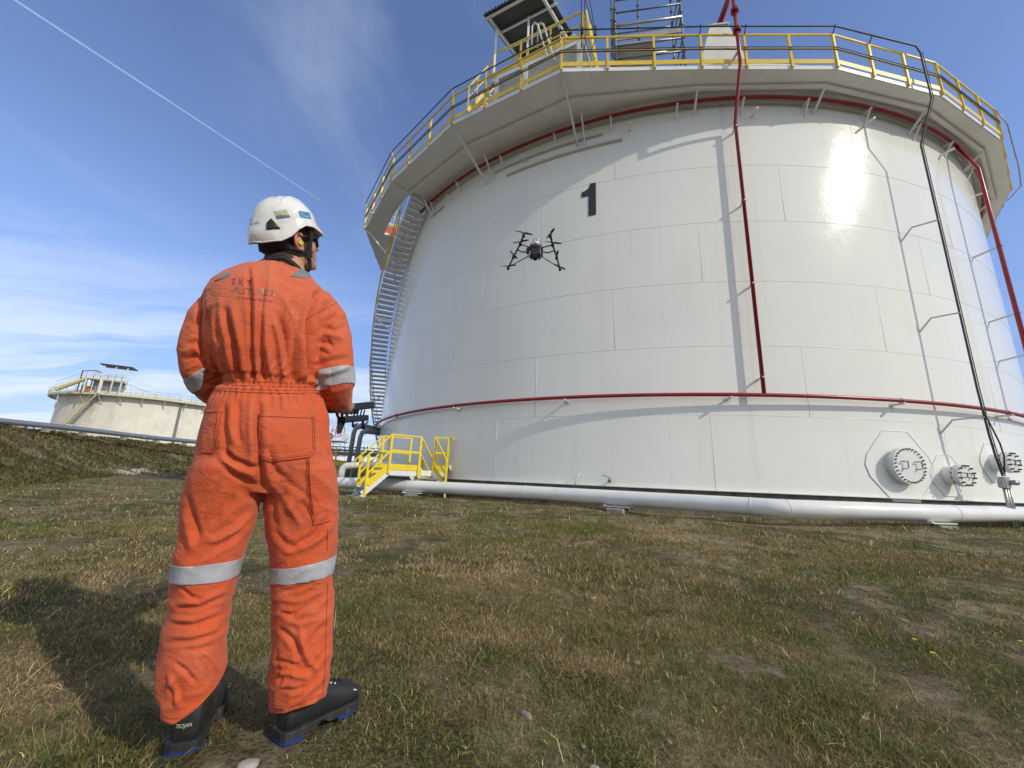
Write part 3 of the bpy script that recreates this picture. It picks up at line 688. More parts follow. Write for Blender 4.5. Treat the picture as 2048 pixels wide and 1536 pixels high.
for f in (.06, .40, .97):
    for w in (.02, 1.68):
        m = MB(); p = ga+gd*gL*f+gn*w; m.bar([p[0], p[1], ZW+.05], p-[0, 0, .11], .15, .12, up=gn); m.build('column', M_WHITE, gp_)
railing(gp_, [ga-gn*.03, gb-gn*.03], h=1.1, mid=.55, toe=.18, toe_up=.06, post=.05, seg=3, mat_=M_YEL)
railing(gp_, [gb+gn*.1, gb+gn*1.7, ga+gn*1.7], h=1.1, mid=.55, toe=.15, toe_up=.05, post=.05, mat_=M_YEL)
def mesh_panel(p0, p1, z0, z1):
    m = MB(); d = p1-p0; L = np.linalg.norm(d[:2]); n1 = int(L/.055); n2 = int((z1-z0)/.07)
    for k in range(n1+1): q = p0+d*k/n1; m.bar([q[0], q[1], z0], [q[0], q[1], z1], .006)
    for k in range(n2+1): z = z0+(z1-z0)*k/n2; m.bar([p0[0], p0[1], z], [p1[0], p1[1], z], .010)
    m.build('mesh_panel', M_GALV, gp_)
for f0, f1 in ((.08, .38), (.42, .94)): mesh_panel(ga+gd*gL*f0+gn*.0, ga+gd*gL*f1, ZW+.15, gz-.12)
mesh_panel(gb+gn*.1, gb+gn*1.6, ZW+.15, gz-.12); mesh_panel(ga+gn*1.66, gb+gn*1.66, ZW+.15, gz-.12)
# its stair down to the walkway at the left
s0 = ga-gd*.02+gn*.1; s1 = at_z(935, 222, ZW+.1); sd_ = s1-s0; m = MB()
for w in (0, .7):
    m = MB(); m.bar(s0+gn*w+[0, 0, -.05], s1+gn*w, .03, .11); m.build('stair_stringer', M_YEL, gp_)
    m = MB(); m.bar(s0+gn*w+[0, 0, 1.05], s1+gn*w+[0, 0, 1.0], .04); m.bar(s0+gn*w+[0, 0, .55], s1+gn*w+[0, 0, .55], .03)
    for k in (.33, .66, 1): m.bar(s0+gn*w+sd_*k, s0+gn*w+sd_*k+[0, 0, 1.02], .04)
    m.build('stair_rail', M_YEL, gp_)
for k in range(8):
    m = MB(); p = s0+sd_*(k+.5)/8+gn*.35; dh = sd_*[1, 1, 0]; dh /= np.linalg.norm(dh); m.box(p, (.2, .66, .03), (dh, np.cross([0, 0, 1], dh), (0, 0, 1))); m.build('tread', M_GREYW, gp_)
# yellow ladder down at the right end
m = MB(); l0 = at_z(1180, 30, gz+1.0); 
lp = gb+gd*.12-gn*.0
for w in (0, .45): m.bar(lp+gn*w+[0, 0, 1.1], lp+gd*.35+gn*w+[0, 0, -gz+ZW+.1], .05, .05)
for k in range(8): q_ = lp+gd*.35*k/8+[0, 0, 1.0-(gz-ZW+.9)*k/8]; m.bar(q_, q_+gn*.45, .025)
m.build('ladder', M_YELB, gp_)
# hand hoops
m = MB()
for x in (1063, 1075):
    b_ = at_z(x, 95, gz+.1); t_ = z_on(x+1, 48, b_)
    m.tube([b_, [b_[0], b_[1], t_-.1], [b_[0]+.07, b_[1]-.02, t_+.02], [b_[0]+.17, b_[1]-.05, t_-.08], [b_[0]+.42, b_[1]-.12, gz-.1], [b_[0]+.55, b_[1]-.2, gz-.7]], .028, 8)
m.build('hand_hoop', M_WHITE2, gp_)

cz = 16.4
cA, cD, cC = at_z(977, 33, cz), at_z(1040, 119, cz), at_z(1139, 72, cz); cB = cA+(cC-cD)
cn = thing('canopy', 'pitched dark corrugated shelter roof on white posts above the gauge platform', 'canopy', tuple(cA*[1, 1, 0]+[0, 0, gz]))
m = MB(); e1 = (cB-cA); e2 = (cD-cA); L1, L2 = np.linalg.norm(e1), np.linalg.norm(e2); e1 /= L1; e2 /= L2
m.prism([cA-e1*.12-e2*.12, cB+e1*.12-e2*.12, cC+e1*.12+e2*.12, cD-e1*.12+e2*.12], (0, 0, .02))
for k in range(17): q_ = cA+e1*L1*k/16; m.bar(q_-e2*.14+[0, 0, .035], q_+e2*(L2+.14)+[0, 0, .035], .05, .03)
for k in range(17): q_ = cA+e1*L1*(k+.5)/16; m.bar(q_-e2*.11-[0, 0, .006], q_+e2*(L2+.11)-[0, 0, .006], .02, .012)
m.build('roof_sheet', M_ROOFS, cn)
for k in range(4):
    m = MB(); q_ = cA+e2*L2*k/3; m.bar(q_-e1*.15-[0, 0, .06], q_+e1*(L1+.2)-[0, 0, .06], .06, .08); m.build('purlin', M_WHITE2, cn)
for k in (.03, .97):
    m = MB(); q_ = cA+e1*L1*k; m.bar(q_-[0, 0, .15], q_+e2*L2-[0, 0, .15], .08, .10); m.build('rafter', M_WHITE2, cn)
for q_ in (cA+e1*.08+e2*.35, cA+e1*(L1*.62)+e2*.5, cD+e1*.1-e2*.4, cC-e1*.1-e2*.4):
    m = MB(); m.bar([q_[0], q_[1], gz-.02], q_-[0, 0, .2], .07); m.build('post', M_WHITE, cn)

sc = thing('scaffold', 'tube scaffold with boards standing on the rim behind the handrail', 'scaffold', tuple(at_z(1232, 118, 13.3)*[1, 1, 0]+[0, 0, ZW]))
sA = at_z(1232, 119, 13.3); sB = at_z(1368, 102, 13.3); sd = sB-sA; sL = np.linalg.norm(sd); sd /= sL; sn = np.array([-sd[1], sd[0], 0.])
cor = {'A': sA, 'B': sB, 'C': sB+sn*1.0, 'D': sA+sn*1.0, 'M': sA+sd*sL*.45+sn*1.0}
for k_, p in cor.items():
    m = MB(); m.cyl([p[0], p[1], ZW+.06 if k_ != 'M' else 14.9], [p[0], p[1], 17.6], .027, 8)
    for z in np.arange(13.3, 17.5, .5): m.cyl([p[0], p[1], z-.03], [p[0], p[1], z+.03], .05, 8)
    m.build('standard', M_SCAF, sc)
zl = [z_on(1232, y, sA) for y in (119, 93, 52, 26, 1)]
for i, z in enumerate(zl):
    for a, b in (('A', 'B'), ('D', 'C')):
        m = MB(); pa, pb = cor[a], cor[b]; m.cyl([pa[0], pa[1], z], [pb[0], pb[1], z], .027 if i != 2 else .045, 8); m.build('ledger', M_SCAF if i != 2 else M_GALV, sc)
    for a, b in (('A', 'D'), ('B', 'C')):
        m = MB(); pa, pb = cor[a], cor[b]; m.cyl([pa[0], pa[1], z], [pb[0], pb[1], z], .025, 8); m.build('transom', M_SCAF, sc)
m = MB(); zb_ = zl[1]+.08
for k in range(4):
    c_ = sA+sd*sL*.32+sn*(.14+.24*k); m.box([c_[0], c_[1], zb_+.03], (sL*.6, .225, .05), (sd, sn, (0, 0, 1)))
m.build('boards', M_FLOORB, sc)
m = MB(); m.bar([sA[0], sA[1], zb_+.22], [sB[0], sB[1], zb_+.22], .03, .16); m.build('toe_plank', M_FLOORB, sc)
for a, b in (('A', 'B'),):
    m = MB(); pa, pb = cor['B'], cor['C']; m.cyl([pa[0], pa[1], zl[0]], [pb[0], pb[1], zl[2]], .025, 8); m.build('brace', M_SCAF, sc)

hr = thing('hoist_rope', 'dark hoist cables with a block hanging beside the right end of the gauge platform', 'hoist', tuple(at_z(1163, 100, 13.2)))
m = MB(); p = at_z(1163, 99, 13.0)
for dx, x0, x1 in ((0, 1163, 1163), (1, 1170, 1171)):
    q_ = at_z(x0, 96, 13.05); m.tube([q_, [q_[0]-.0, q_[1], 18.5]], .013, 6)
q_ = at_z(1190, 60, 14.0); m.tube([q_+[-.25, .1, 2.2], q_+[0, 0, 0]], .013, 6); q2 = at_z(1176, 20, 15.0); m.tube([q2+[-.3, 0, 1.5], q_+[-.02, 0, -.1]], .012, 6)
m.tube([q_, q_+[.02, 0, -.35], q_+[-.12, 0, -.8]], .012, 6); m.build('rope', M_BLKR, hr)
m = MB(); m.box(q_+[0, 0, -.05], (.08, .08, .34)); m.box(at_z(1164, 62, 13.9), (.07, .07, .22)); m.build('pulley_block', M_BLACK, hr)

# ================================================================ GROUND
foot_px = [(-300, 990), (0, 972), (200, 950), (380, 944.5)]
FT = [at_z(x, y, 0)[:2] for x, y in foot_px]
CRz = 2.45
CR = [at_z(x, y, CRz)[:2] for x, y in ((-300, 830), (0, 850), (200, 872), (380, 887))]
FT = [np.array([-9., 0.]), np.array([-11.5, 6.5])]+[np.array([-14.3, 11.8]), np.array([-23., 23.5]), np.array([-25., 42.]), np.array([-22., 75.]), np.array([-14, 110.])]
CR = [np.array([-22., -2.]), np.array([-24., 8.])]+[np.array([-27.5, 22.1]), np.array([-30.5, 30.0]), np.array([-32., 45.]), np.array([-30., 75.]), np.array([-24, 112.])]
def seg_dist(X, Y, L):
    best = np.full(X.shape, 1e9); sign = np.ones(X.shape)
    for a, b in zip(L[:-1], L[1:]):
        d = b-a; t = np.clip(((X-a[0])*d[0]+(Y-a[1])*d[1])/(d@d), 0, 1)
        dx, dy = X-a[0]-t*d[0], Y-a[1]-t*d[1]; q = np.hypot(dx, dy); s = np.sign(d[0]*dy-d[1]*dx)
        m_ = q < best; best[m_] = q[m_]; sign[m_] = s[m_]
    return best*sign            # positive to the left of the line = towards the berm
def gz_np(X, Y, detail=True):
    X = np.asarray(X, float); Y = np.asarray(Y, float)
    P = np.stack([X.ravel(), Y.ravel(), np.zeros(X.size)], 1)
    f = seg_dist(X, Y, FT); c = seg_dist(X, Y, CR)
    t = np.clip(f/(np.abs(f)+np.abs(c)+1e-6), 0, 1); t = np.where(c > 0, 1, t); s = t*t*(3-2*t)*.55+t*.45
    s = np.where(f <= 0, 0, s); h = s*CRz
    h = h - np.clip(c-3.5, 0, 5)*0.35*(c > 3.5)
    r = np.hypot(X-TCX, Y-TCY)
    h = h + 0.12*np.clip((24-r)/7, 0, 1)
    n = fbm(P, .35, 2, 3).reshape(X.shape)*.05*np.clip(np.hypot(X, Y)/6, .3, 1)
    if detail: n = n+fbm(P, 2.6, 4, 5).reshape(X.shape)*.022+fbm(P, 14, 3, 9).reshape(X.shape)*.008
    rough = fbm(P, .8, 4, 21).reshape(X.shape)*.22*np.clip(f/2, 0, 1)
    return h+n+rough

def ground_material():
    m = bpy.data.materials.new('ground_soil'); m.use_nodes = True; t = NT(m.node_tree)
    o = t.n('ShaderNodeTexCoord').outputs['Object']
    patch = t.noise(o, .55, 6, .65); fine = t.noise(o, 9, 8, .72); mid = t.noise(o, 2.1, 6, .65); grit = t.noise(o, 70, 4, .6)
    soil = t.mix(t.maprange(fine, .35, .7), (.15, .115, .07), (.36, .285, .18))
    moss_shade = t.mix(t.maprange(grit, .35, .65), (.045, .042, .018), (.13, .12, .050))
    dry = t.mix(t.maprange(grit, .35, .65), (.075, .055, .032), (.22, .17, .10))
    g = t.mix(t.maprange(mid, .42, .60), moss_shade, dry)  # moss and dry turf tones, darkened to paint in shade between blades
    c = t.mix(t.maprange(t.math('ADD', t.math('MULTIPLY', patch, .6), t.math('MULTIPLY', mid, .4)), .47, .55), g, soil)
    geo = t.n('ShaderNodeNewGeometry').outputs['Position']; y = t.n('ShaderNodeSeparateXYZ', {0: geo}).outputs[1]
    chalk = t.math('MULTIPLY', t.maprange(t.noise(o, 1.2, 6, .7), .60, .68), t.maprange(y, 3.5, 6.5))
    c = t.mix(t.math('MULTIPLY', chalk, .7), c, (.50, .44, .33))
    h = t.math('ADD', t.math('MULTIPLY', fine, .6), t.math('MULTIPLY', grit, .4))
    bp = t.n('ShaderNodeBump', {'Height': h, 'Strength': 1.0, 'Distance': .05}).outputs[0]
    b = t.n('ShaderNodeBsdfPrincipled', {'Base Color': c, 'Roughness': .95, 'Specular IOR Level': .15, 'Normal': bp})
    t.t.links.new(b.outputs[0], t.n('ShaderNodeOutputMaterial').inputs[0]); return m
M_GROUND = ground_material()
def axis(lim0, lim1, fine0, fine1, step, grow):
    a = list(np.arange(fine0, fine1, step)); s = step
    while a[-1] < lim1: s *= grow; a.append(a[-1]+s)
    s = step; b = [a[0]]
    while b[-1] > lim0: s *= grow; b.append(b[-1]-s)
    return np.array(sorted(b[1:])+a)
gx = axis(-900, 900, -4.2, 4.8, .05, 1.045); gy = axis(-300, 1500, -.5, 6.5, .05, 1.035)
X, Y = np.meshgrid(gx, gy); Zg = gz_np(X, Y)
far = np.hypot(X, Y) > 160; Zg[far] = 0.0
me = bpy.data.meshes.new('ground'); nx, ny = len(gx), len(gy)
idx = np.arange(nx*ny).reshape(ny, nx); q = np.stack([idx[:-1, :-1], idx[:-1, 1:], idx[1:, 1:], idx[1:, :-1]], -1).reshape(-1, 4)
me.vertices.add(nx*ny); me.vertices.foreach_set('co', np.stack([X, Y, Zg], -1).ravel())
me.loops.add(q.size); me.loops.foreach_set('vertex_index', q.ravel().astype(np.int32)); me.polygons.add(len(q)); me.polygons.foreach_set('loop_start', np.arange(len(q), dtype=np.int32)*4)
me.polygons.foreach_set('use_smooth', np.ones(len(q), bool)); me.update(calc_edges=True); me.materials.append(M_GROUND)
g_o = bpy.data.objects.new('ground', me); COL.objects.link(g_o); tag(g_o, kind='structure')

# ---------------------------------------------------------------- grass
def grass_material(name, rough=.75):
    m = bpy.data.materials.new(name); m.use_nodes = True; t = NT(m.node_tree)
    a = t.n('ShaderNodeAttribute', attribute_name='tint').outputs['Color']
    b = t.n('ShaderNodeBsdfPrincipled', {'Base Color': a, 'Roughness': rough, 'Specular IOR Level': .25})
    tr = t.n('ShaderNodeBsdfTranslucent', {'Color': a}); mx = t.n('ShaderNodeMixShader', {0: .22, 1: b.outputs[0], 2: tr.outputs[0]})
    t.t.links.new(mx.outputs[0], t.n('ShaderNodeOutputMaterial').inputs[0]); return m
M_GRASS = grass_material('grass_blades')
PAL = np.array([[.195, .205, .055], [.12, .145, .035], [.30, .235, .10], [.46, .37, .18], [.24, .155, .075], [.27, .25, .08], [.66, .56, .32]])
def blades(name, XY, L, Wd, lean, cls, label_kind, curl=.5, zoff=-.004):
    n = len(XY); z = gz_np(XY[:, 0], XY[:, 1])+zoff; a = rng.uniform(0, 2*math.pi, n); la = rng.uniform(0, 2*math.pi, n)
    dirx, diry = np.cos(la)*lean, np.sin(la)*lean; up_ = np.sqrt(np.clip(1-lean**2, .02, 1))
    w = np.stack([np.cos(a), np.sin(a), rng.uniform(-.3, .3, n)], 1)*Wd[:, None]/2
    base = np.stack([XY[:, 0], XY[:, 1], z], 1); d = np.stack([dirx, diry, up_], 1)
    p1 = base+d*(L*.55)[:, None]; bend = np.stack([dirx*1.5+rng.normal(0, .2, n), diry*1.5+rng.normal(0, .2, n), up_*.55-curl*rng.uniform(0, .8, n)], 1)
    p2 = p1+bend*(L*.45)[:, None]; p2[:, 2] = np.maximum(p2[:, 2], z+.003)
    V = np.stack([base-w, base+w, p1+w*.75, p1-w*.75, p2], 1).reshape(-1, 3)
    i0 = np.arange(n)*5
    F4 = np.stack([i0, i0+1, i0+2, i0+3], 1); F3 = np.stack([i0+3, i0+2, i0+4], 1)
    loops = np.concatenate([F4.ravel(), F3.ravel()]).astype(np.int32)
    starts = np.concatenate([np.arange(n)*4, n*4+np.arange(n)*3]).astype(np.int32)
    me = bpy.data.meshes.new(name); me.vertices.add(len(V)); me.vertices.foreach_set('co', V.ravel()); me.loops.add(len(loops)); me.loops.foreach_set('vertex_index', loops)
    me.polygons.add(2*n); me.polygons.foreach_set('loop_start', starts); me.update(calc_edges=True)
    col = PAL[cls]*rng.uniform(.55, 1.45, (n, 1))*np.array([1, 1, 1.]); col = np.concatenate([col, np.ones((n, 1))], 1); col = np.repeat(col, 5, 0)
    at = me.color_attributes.new('tint', 'FLOAT_COLOR', 'POINT'); at.data.foreach_set('color', col.ravel())
    me.materials.append(M_GRASS); o = bpy.data.objects.new(name, me); COL.objects.link(o); tag(o, label_kind, 'grass', kind='stuff'); return o
def scatter(n, r0, r1, half=1.02, power=1.0):
    u = rng.uniform(0, 1, n); r = r0*(r1/r0)**u if power == 0 else np.sqrt(r0**2+u*(r1**2-r0**2))
    a = rng.uniform(-half, half, n); return np.stack([r*np.sin(a), r*np.cos(a)], 1)
def classes(XY, greenbias=0.0):
    P = np.stack([XY[:, 0], XY[:, 1], np.zeros(len(XY))], 1)
    g = fbm(P, .9, 3, 31)*1.5+fbm(P, 5, 2, 33)*.8+greenbias; u = rng.uniform(-1, 1, len(XY))*.8
    s = g+u-.12; c = np.full(len(XY), 2); c[s > .15] = 5; c[s > .35] = 0; c[s > .85] = 1; c[s < -.15] = 4; c[s < -.75] = 3
    c[rng.uniform(0, 1, len(XY)) < .045] = 6
    return c
def keepmask(XY, thr=-.25):
    P = np.stack([XY[:, 0], XY[:, 1], np.zeros(len(XY))], 1); v = fbm(P, 1.0, 3, 41)*1.5+fbm(P, 4.5, 3, 43)*1.2+fbm(P, 18, 2, 44)*.5
    return v > thr+rng.uniform(-.2, .2, len(XY))
_sh = [(at_z(358, 1509, 0)[:2], at_z(430, 1404, 0)[:2]), (at_z(555, 1485, 0)[:2], at_z(685, 1420, 0)[:2])]
def not_tank(XY):       # nothing grows under the tank or under the two shoes
    k = np.hypot(XY[:, 0]-TCX, XY[:, 1]-TCY) > TR+.05
    for a, b in _sh:
        d = b-a; t = np.clip(((XY-a)@d)/(d@d), -.06, 1); k &= np.hypot(*(XY-a-t[:, None]*d).T) > .058
    return k
def sow(name, n, r0, r1, Ls, Ws, label, thr=-.25, lean=(.2, .85), gb=0., half=1.02, power=1.):
    XY = scatter(n, r0, r1, half, power); XY = XY[keepmask(XY, thr) & not_tank(XY)]; k = len(XY)
    P = np.stack([XY[:, 0], XY[:, 1], np.zeros(k)], 1); tall = 1+.6*fbm(P, 1.7, 2, 51)
    return blades(name, XY, rng.uniform(*Ls, k)*tall, rng.uniform(*Ws, k), rng.uniform(*lean, k), classes(XY, gb), label)
sow('grass', 300000, .75, 3.4, (.010, .045), (.0010, .0026), 'short dry brown and olive grass over the near ground', thr=-.52, lean=(.15, .95), gb=.12)
sow('grass', 160000, 3.2, 7.5, (.025, .07), (.003, .006), 'short grass over the middle ground before the pipeline', thr=-.45, gb=.20)
sow('grass', 110000, 7.2, 26, (.04, .11), (.006, .014), 'grass along the pipeline and out towards the bank', thr=-.65, gb=.50)
# straw stalks and tufts standing out of the turf
XY = scatter(3800, .8, 6, 1.0); XY = XY[keepmask(XY, -.1)]; k = len(XY)
blades('straw', XY, rng.uniform(.05, .14, k), rng.uniform(.0018, .003, k), rng.uniform(.3, 1.0, k), rng.choice([3, 6, 2, 5], k), 'pale straw stalks scattered in the turf', curl=.2)
cen = scatter(420, .9, 9, 1.0); XY = np.repeat(cen, 34, 0)+rng.normal(0, .022, (420*34, 2)); cl = np.repeat(rng.choice([0, 1, 5, 0, 2], 420), 34); k_ = not_tank(XY); XY, cl = XY[k_], cl[k_]
blades('grass_tufts', XY, rng.uniform(.032, .08, len(XY)), rng.uniform(.0016, .0032, len(XY)), rng.uniform(.1, .6, len(XY)), cl, 'taller green grass tufts dotted over the turf')
# berm scrub
n = 230000; XY = np.stack([rng.uniform(-46, -9, n), rng.uniform(2, 80, n)], 1); f = seg_dist(XY[:, 0], XY[:, 1], FT); c_ = seg_dist(XY[:, 0], XY[:, 1], CR)
XY = XY[(f > -.6) & (c_ < 1.5)]; XY = XY[np.abs(np.arctan2(XY[:, 0], XY[:, 1])) < 1.25]; k = len(XY); dist_ = np.hypot(*XY.T)
P = np.stack([XY[:, 0], XY[:, 1], np.zeros(k)], 1); lump = fbm(P, .9, 3, 61)
cl = np.where(lump+rng.normal(0, .3, k) > .12, rng.choice([1, 0], k), rng.choice([4, 4, 2, 1], k))
PAL_ = PAL.copy(); PAL *= .62
blades('scrub', XY, rng.uniform(.10, .32, k)*(1+lump), rng.uniform(.02, .05, k)*np.clip(dist_/25, .6, 1.6), rng.uniform(.1, .8, k), cl, 'dark scrubby grass covering the bank'); PAL[:] = PAL_

# small broad-leaved weeds
def leaf_mass(name, C, R, n, size, tints, label, kind='stuff', cat='weeds', h=1.0):
    V = []; F = []; colr = []
    for c, r in zip(C, R):
        for k in range(n):
            a = rng.uniform(0, 6.28); q = r*math.sqrt(rng.uniform(0, 1)); p = np.array([c[0]+q*math.cos(a), c[1]+q*math.sin(a), c[2]+rng.uniform(.004, .035)*h])
            s = size*rng.uniform(.6, 1.3); d = np.array([math.cos(a+rng.normal(0, .6)), math.sin(a+rng.normal(0, .6)), rng.uniform(-.1, .7)]); d /= np.linalg.norm(d)
            w = np.cross(d, [0, 0, 1]); w /= np.linalg.norm(w); w = w*.38+np.array([0, 0, rng.uniform(-.15, .15)]); b = len(V)
            V += [p, p+d*s*.5+w*s, p+d*s, p+d*s*.5-w*s]; F.append((b, b+1, b+2, b+3)); colr += [tints[rng.integers(len(tints))]*rng.uniform(.7, 1.2)]*4
    me = bpy.data.meshes.new(name); me.from_pydata([tuple(v) for v in V], [], F); at = me.color_attributes.new('tint', 'FLOAT_COLOR', 'POINT')
    at.data.foreach_set('color', np.concatenate([np.array(colr), np.ones((len(V), 1))], 1).ravel()); me.materials.append(M_GRASS)
    o = bpy.data.objects.new(name, me); COL.objects.link(o); return tag(o, label, cat, kind=kind)
cw = scatter(800, .85, 6.5, 1.0); zc = gz_np(cw[:, 0], cw[:, 1])
leaf_mass('weeds', [np.array([*p, z]) for p, z in zip(cw, zc)], rng.uniform(.02, .08, len(cw)), 20, .013, np.array([[.075, .11, .03], [.11, .14, .045], [.06, .085, .03], [.16, .14, .05]]), 'low green broad leaved weeds between the grass')
# leafy weed by the pipe support
wp = at_z(1845, 1046, .15)
o = leaf_mass('leafy_weed', [np.array([wp[0]+rng.normal(0, .10), wp[1]-.1+rng.normal(0, .06), .12+h]) for h in np.linspace(0, .32, 14)], [.13]*14, 14, .055, np.array([[.05, .11, .02], [.08, .15, .03]]), 'bright green leafy weed growing against the right pipe support', kind=None, cat='weed')
# flowers
M_FLO = mat('yellow_petals', (.75, .62, .03), .6)
fl = [(1828, 1279), (1864, 1306), (1468, 1119), (2040, 1283)]
for (x, y), fl_lb in zip(fl, ('upper of two yellow flowers close together in the grass at the right', 'lower of two yellow flowers close together in the grass at the right', 'tiny yellow flower standing alone in the middle of the turf', 'yellow flower in the grass at the right edge of the picture')):
    p = at_z(x, y, .06); g_ = float(gz_np(np.array([p[0]]), np.array([p[1]]))[0]); t_ = thing('wild_flower', fl_lb, 'flower', (p[0], p[1], g_), 'yellow flowers in the grass')
    m = MB(); m.tube([[p[0], p[1], g_-.005], [p[0]+.004, p[1], p[2]]], .0014, 5); m.build('stem', mat('flower_stem', (.10, .14, .04), .7) if 'flower_stem' not in bpy.data.materials else bpy.data.materials['flower_stem'], t_)
    m = MB()
    for a in np.arange(9)*.698:
        d = np.array([math.cos(a), math.sin(a), .3]); w = np.array([-math.sin(a), math.cos(a), 0])*.0035; c0 = np.array([p[0]+.004, p[1], p[2]]); m.add([c0, c0+d*.007+w, c0+d*.012, c0+d*.007-w], [(0, 1, 2, 3)])
    m.build('petals', M_FLO, t_)

# stones
M_ST = mat('stone', (.27, .24, .19), .9, var=.25, vscale=14, bump=(60, .5, .004)); M_ST2 = mat('pale_stone', (.38, .35, .30), .85, var=.2, vscale=14, bump=(60, .4, .004))
def stone(x, y, sx, sy, sz, label, grp, mt=None, rot=0):
    p = at_z(x, y, 0.02); g_ = float(gz_np(np.array([p[0]]), np.array([p[1]]))[0]); m = MB(); m.ball((0, 0, 0), 1, 14, 9); V = m.v[0]
    V = V*(1+fbm(V+rng.uniform(0, 50, 3), 1.3, 3, 5)[:, None]*.35); V = V*[sx, sy, sz]; c, s = math.cos(rot), math.sin(rot); V = V@np.array([[c, s, 0], [-s, c, 0], [0, 0, 1]])
    m.v[0] = V+[p[0], p[1], g_+sz*.35]; o = m.build('stone', mt or M_ST); tag(o, label, 'stone', grp)
stone(497, 1528, .028, .022, .010, 'pale round stone at the bottom edge near the left shoe', 'loose stones in the turf', M_ST2)
stone(1052, 1432, .030, .013, .012, 'long finger shaped tan stone in the near grass, right of the person', 'loose stones in the turf', rot=-.9)
stone(1189, 1530, .016, .014, .010, 'white egg shaped stone at the bottom edge near the middle', 'loose stones in the turf', M_ST2)
stone(1186, 1201, .028, .012, .012, 'flat whitish stone lying alone in the middle of the turf', 'loose stones in the turf', M_ST2)
stone(1274, 1320, .018, .014, .012, 'small grey stone beside a green weed in the middle of the turf', 'loose stones in the turf')
stone(880, 1162, .035, .022, .02, 'pale stone right of the right knee, first of a short row', 'loose stones in the turf', M_ST2)
for k in range(36):
    r = .95*(9/.95)**rng.uniform(); a = rng.uniform(-.95, .95); p = np.array([r*math.sin(a), r*math.cos(a), .02]); sz = rng.uniform(.004, .010)*(1+r*.16)
    d = p-EYE; x_ = 1024+FPX*(d@_R)/(d@_F); y_ = 768-FPX*(d@_U)/(d@_F)
    if 300 < x_ < 720: continue
    stone(x_, y_, sz*rng.uniform(.8, 1.6), sz, sz*.7, 'small loose pebble half sunk in the turf', 'pebbles in the turf', rng.choice([M_ST, M_ST2]), rng.uniform(0, 3))

# gravel track by the bank
M_TRK = mat('chalky_gravel', (.44, .40, .33), .95, var=.3, vscale=5, bump=(25, .6, .02))
def track(px, w, name, lift=.03):
    m = MB(); Pp = [at_z(x, y, 0) for x, y in px]; L = []; Rr = []
    fine = []
    for a, b in zip(Pp[:-1], Pp[1:]):
        for k in range(8): fine.append(a+(b-a)*k/8)
    fine.append(Pp[-1])
    for i, p in enumerate(fine):
        d = fine[min(i+1, len(fine)-1)]-fine[max(0, i-1)]; d /= np.linalg.norm(d); n_ = np.array([-d[1], d[0], 0]); ww = w*(.5+.5*rng.uniform())
        L.append(p+n_*ww); Rr.append(p-n_*ww)
    V = np.array([v for pr in zip(L, Rr) for v in pr]); V[:, 2] = gz_np(V[:, 0], V[:, 1])+lift
    m.add(V, [(2*i, 2*i+1, 2*i+3, 2*i+2) for i in range(len(fine)-1)]); o = m.build(name, M_TRK); tag(o, kind='structure')
track([(235, 951), (300, 950), (380, 954), (520, 956)], .5, 'gravel_path')

# ---------------------------------------------------------------- bank-top pipe, far tank, mast, grey pipes
bp_ = thing('bank_pipe', 'grey pipeline lying along the top of the grassy bank', 'pipe', tuple(at_z(0, 845, 2.9)))
Pb = [at_z(x, y, 2.72+.0*i) for i, (x, y) in enumerate(((-250, 815), (0, 842), (130, 855), (290, 874), (400, 884.5), (560, 902)))]
m = MB(); m.tube(Pb, .165, 12); m.build('pipe', M_GALV, bp_)
m = MB()
for x, y in ((290, 874),):
    p = at_z(x, y, 2.72); d = Pb[3]-Pb[2]; d /= np.linalg.norm(d); m = MB(); m.cyl(p-d*.35, p+d*.35, .182, 14); m.build('coupling', M_PIPEG, bp_)
for a, b in zip(Pb[:-1], Pb[1:]):
    for f in (.2, .7):
        p = a+(b-a)*f; m = MB(); m.box([p[0], p[1], 2.44], (.26, .26, .22)); m.build('pipe_sleeper', M_CONC, bp_)

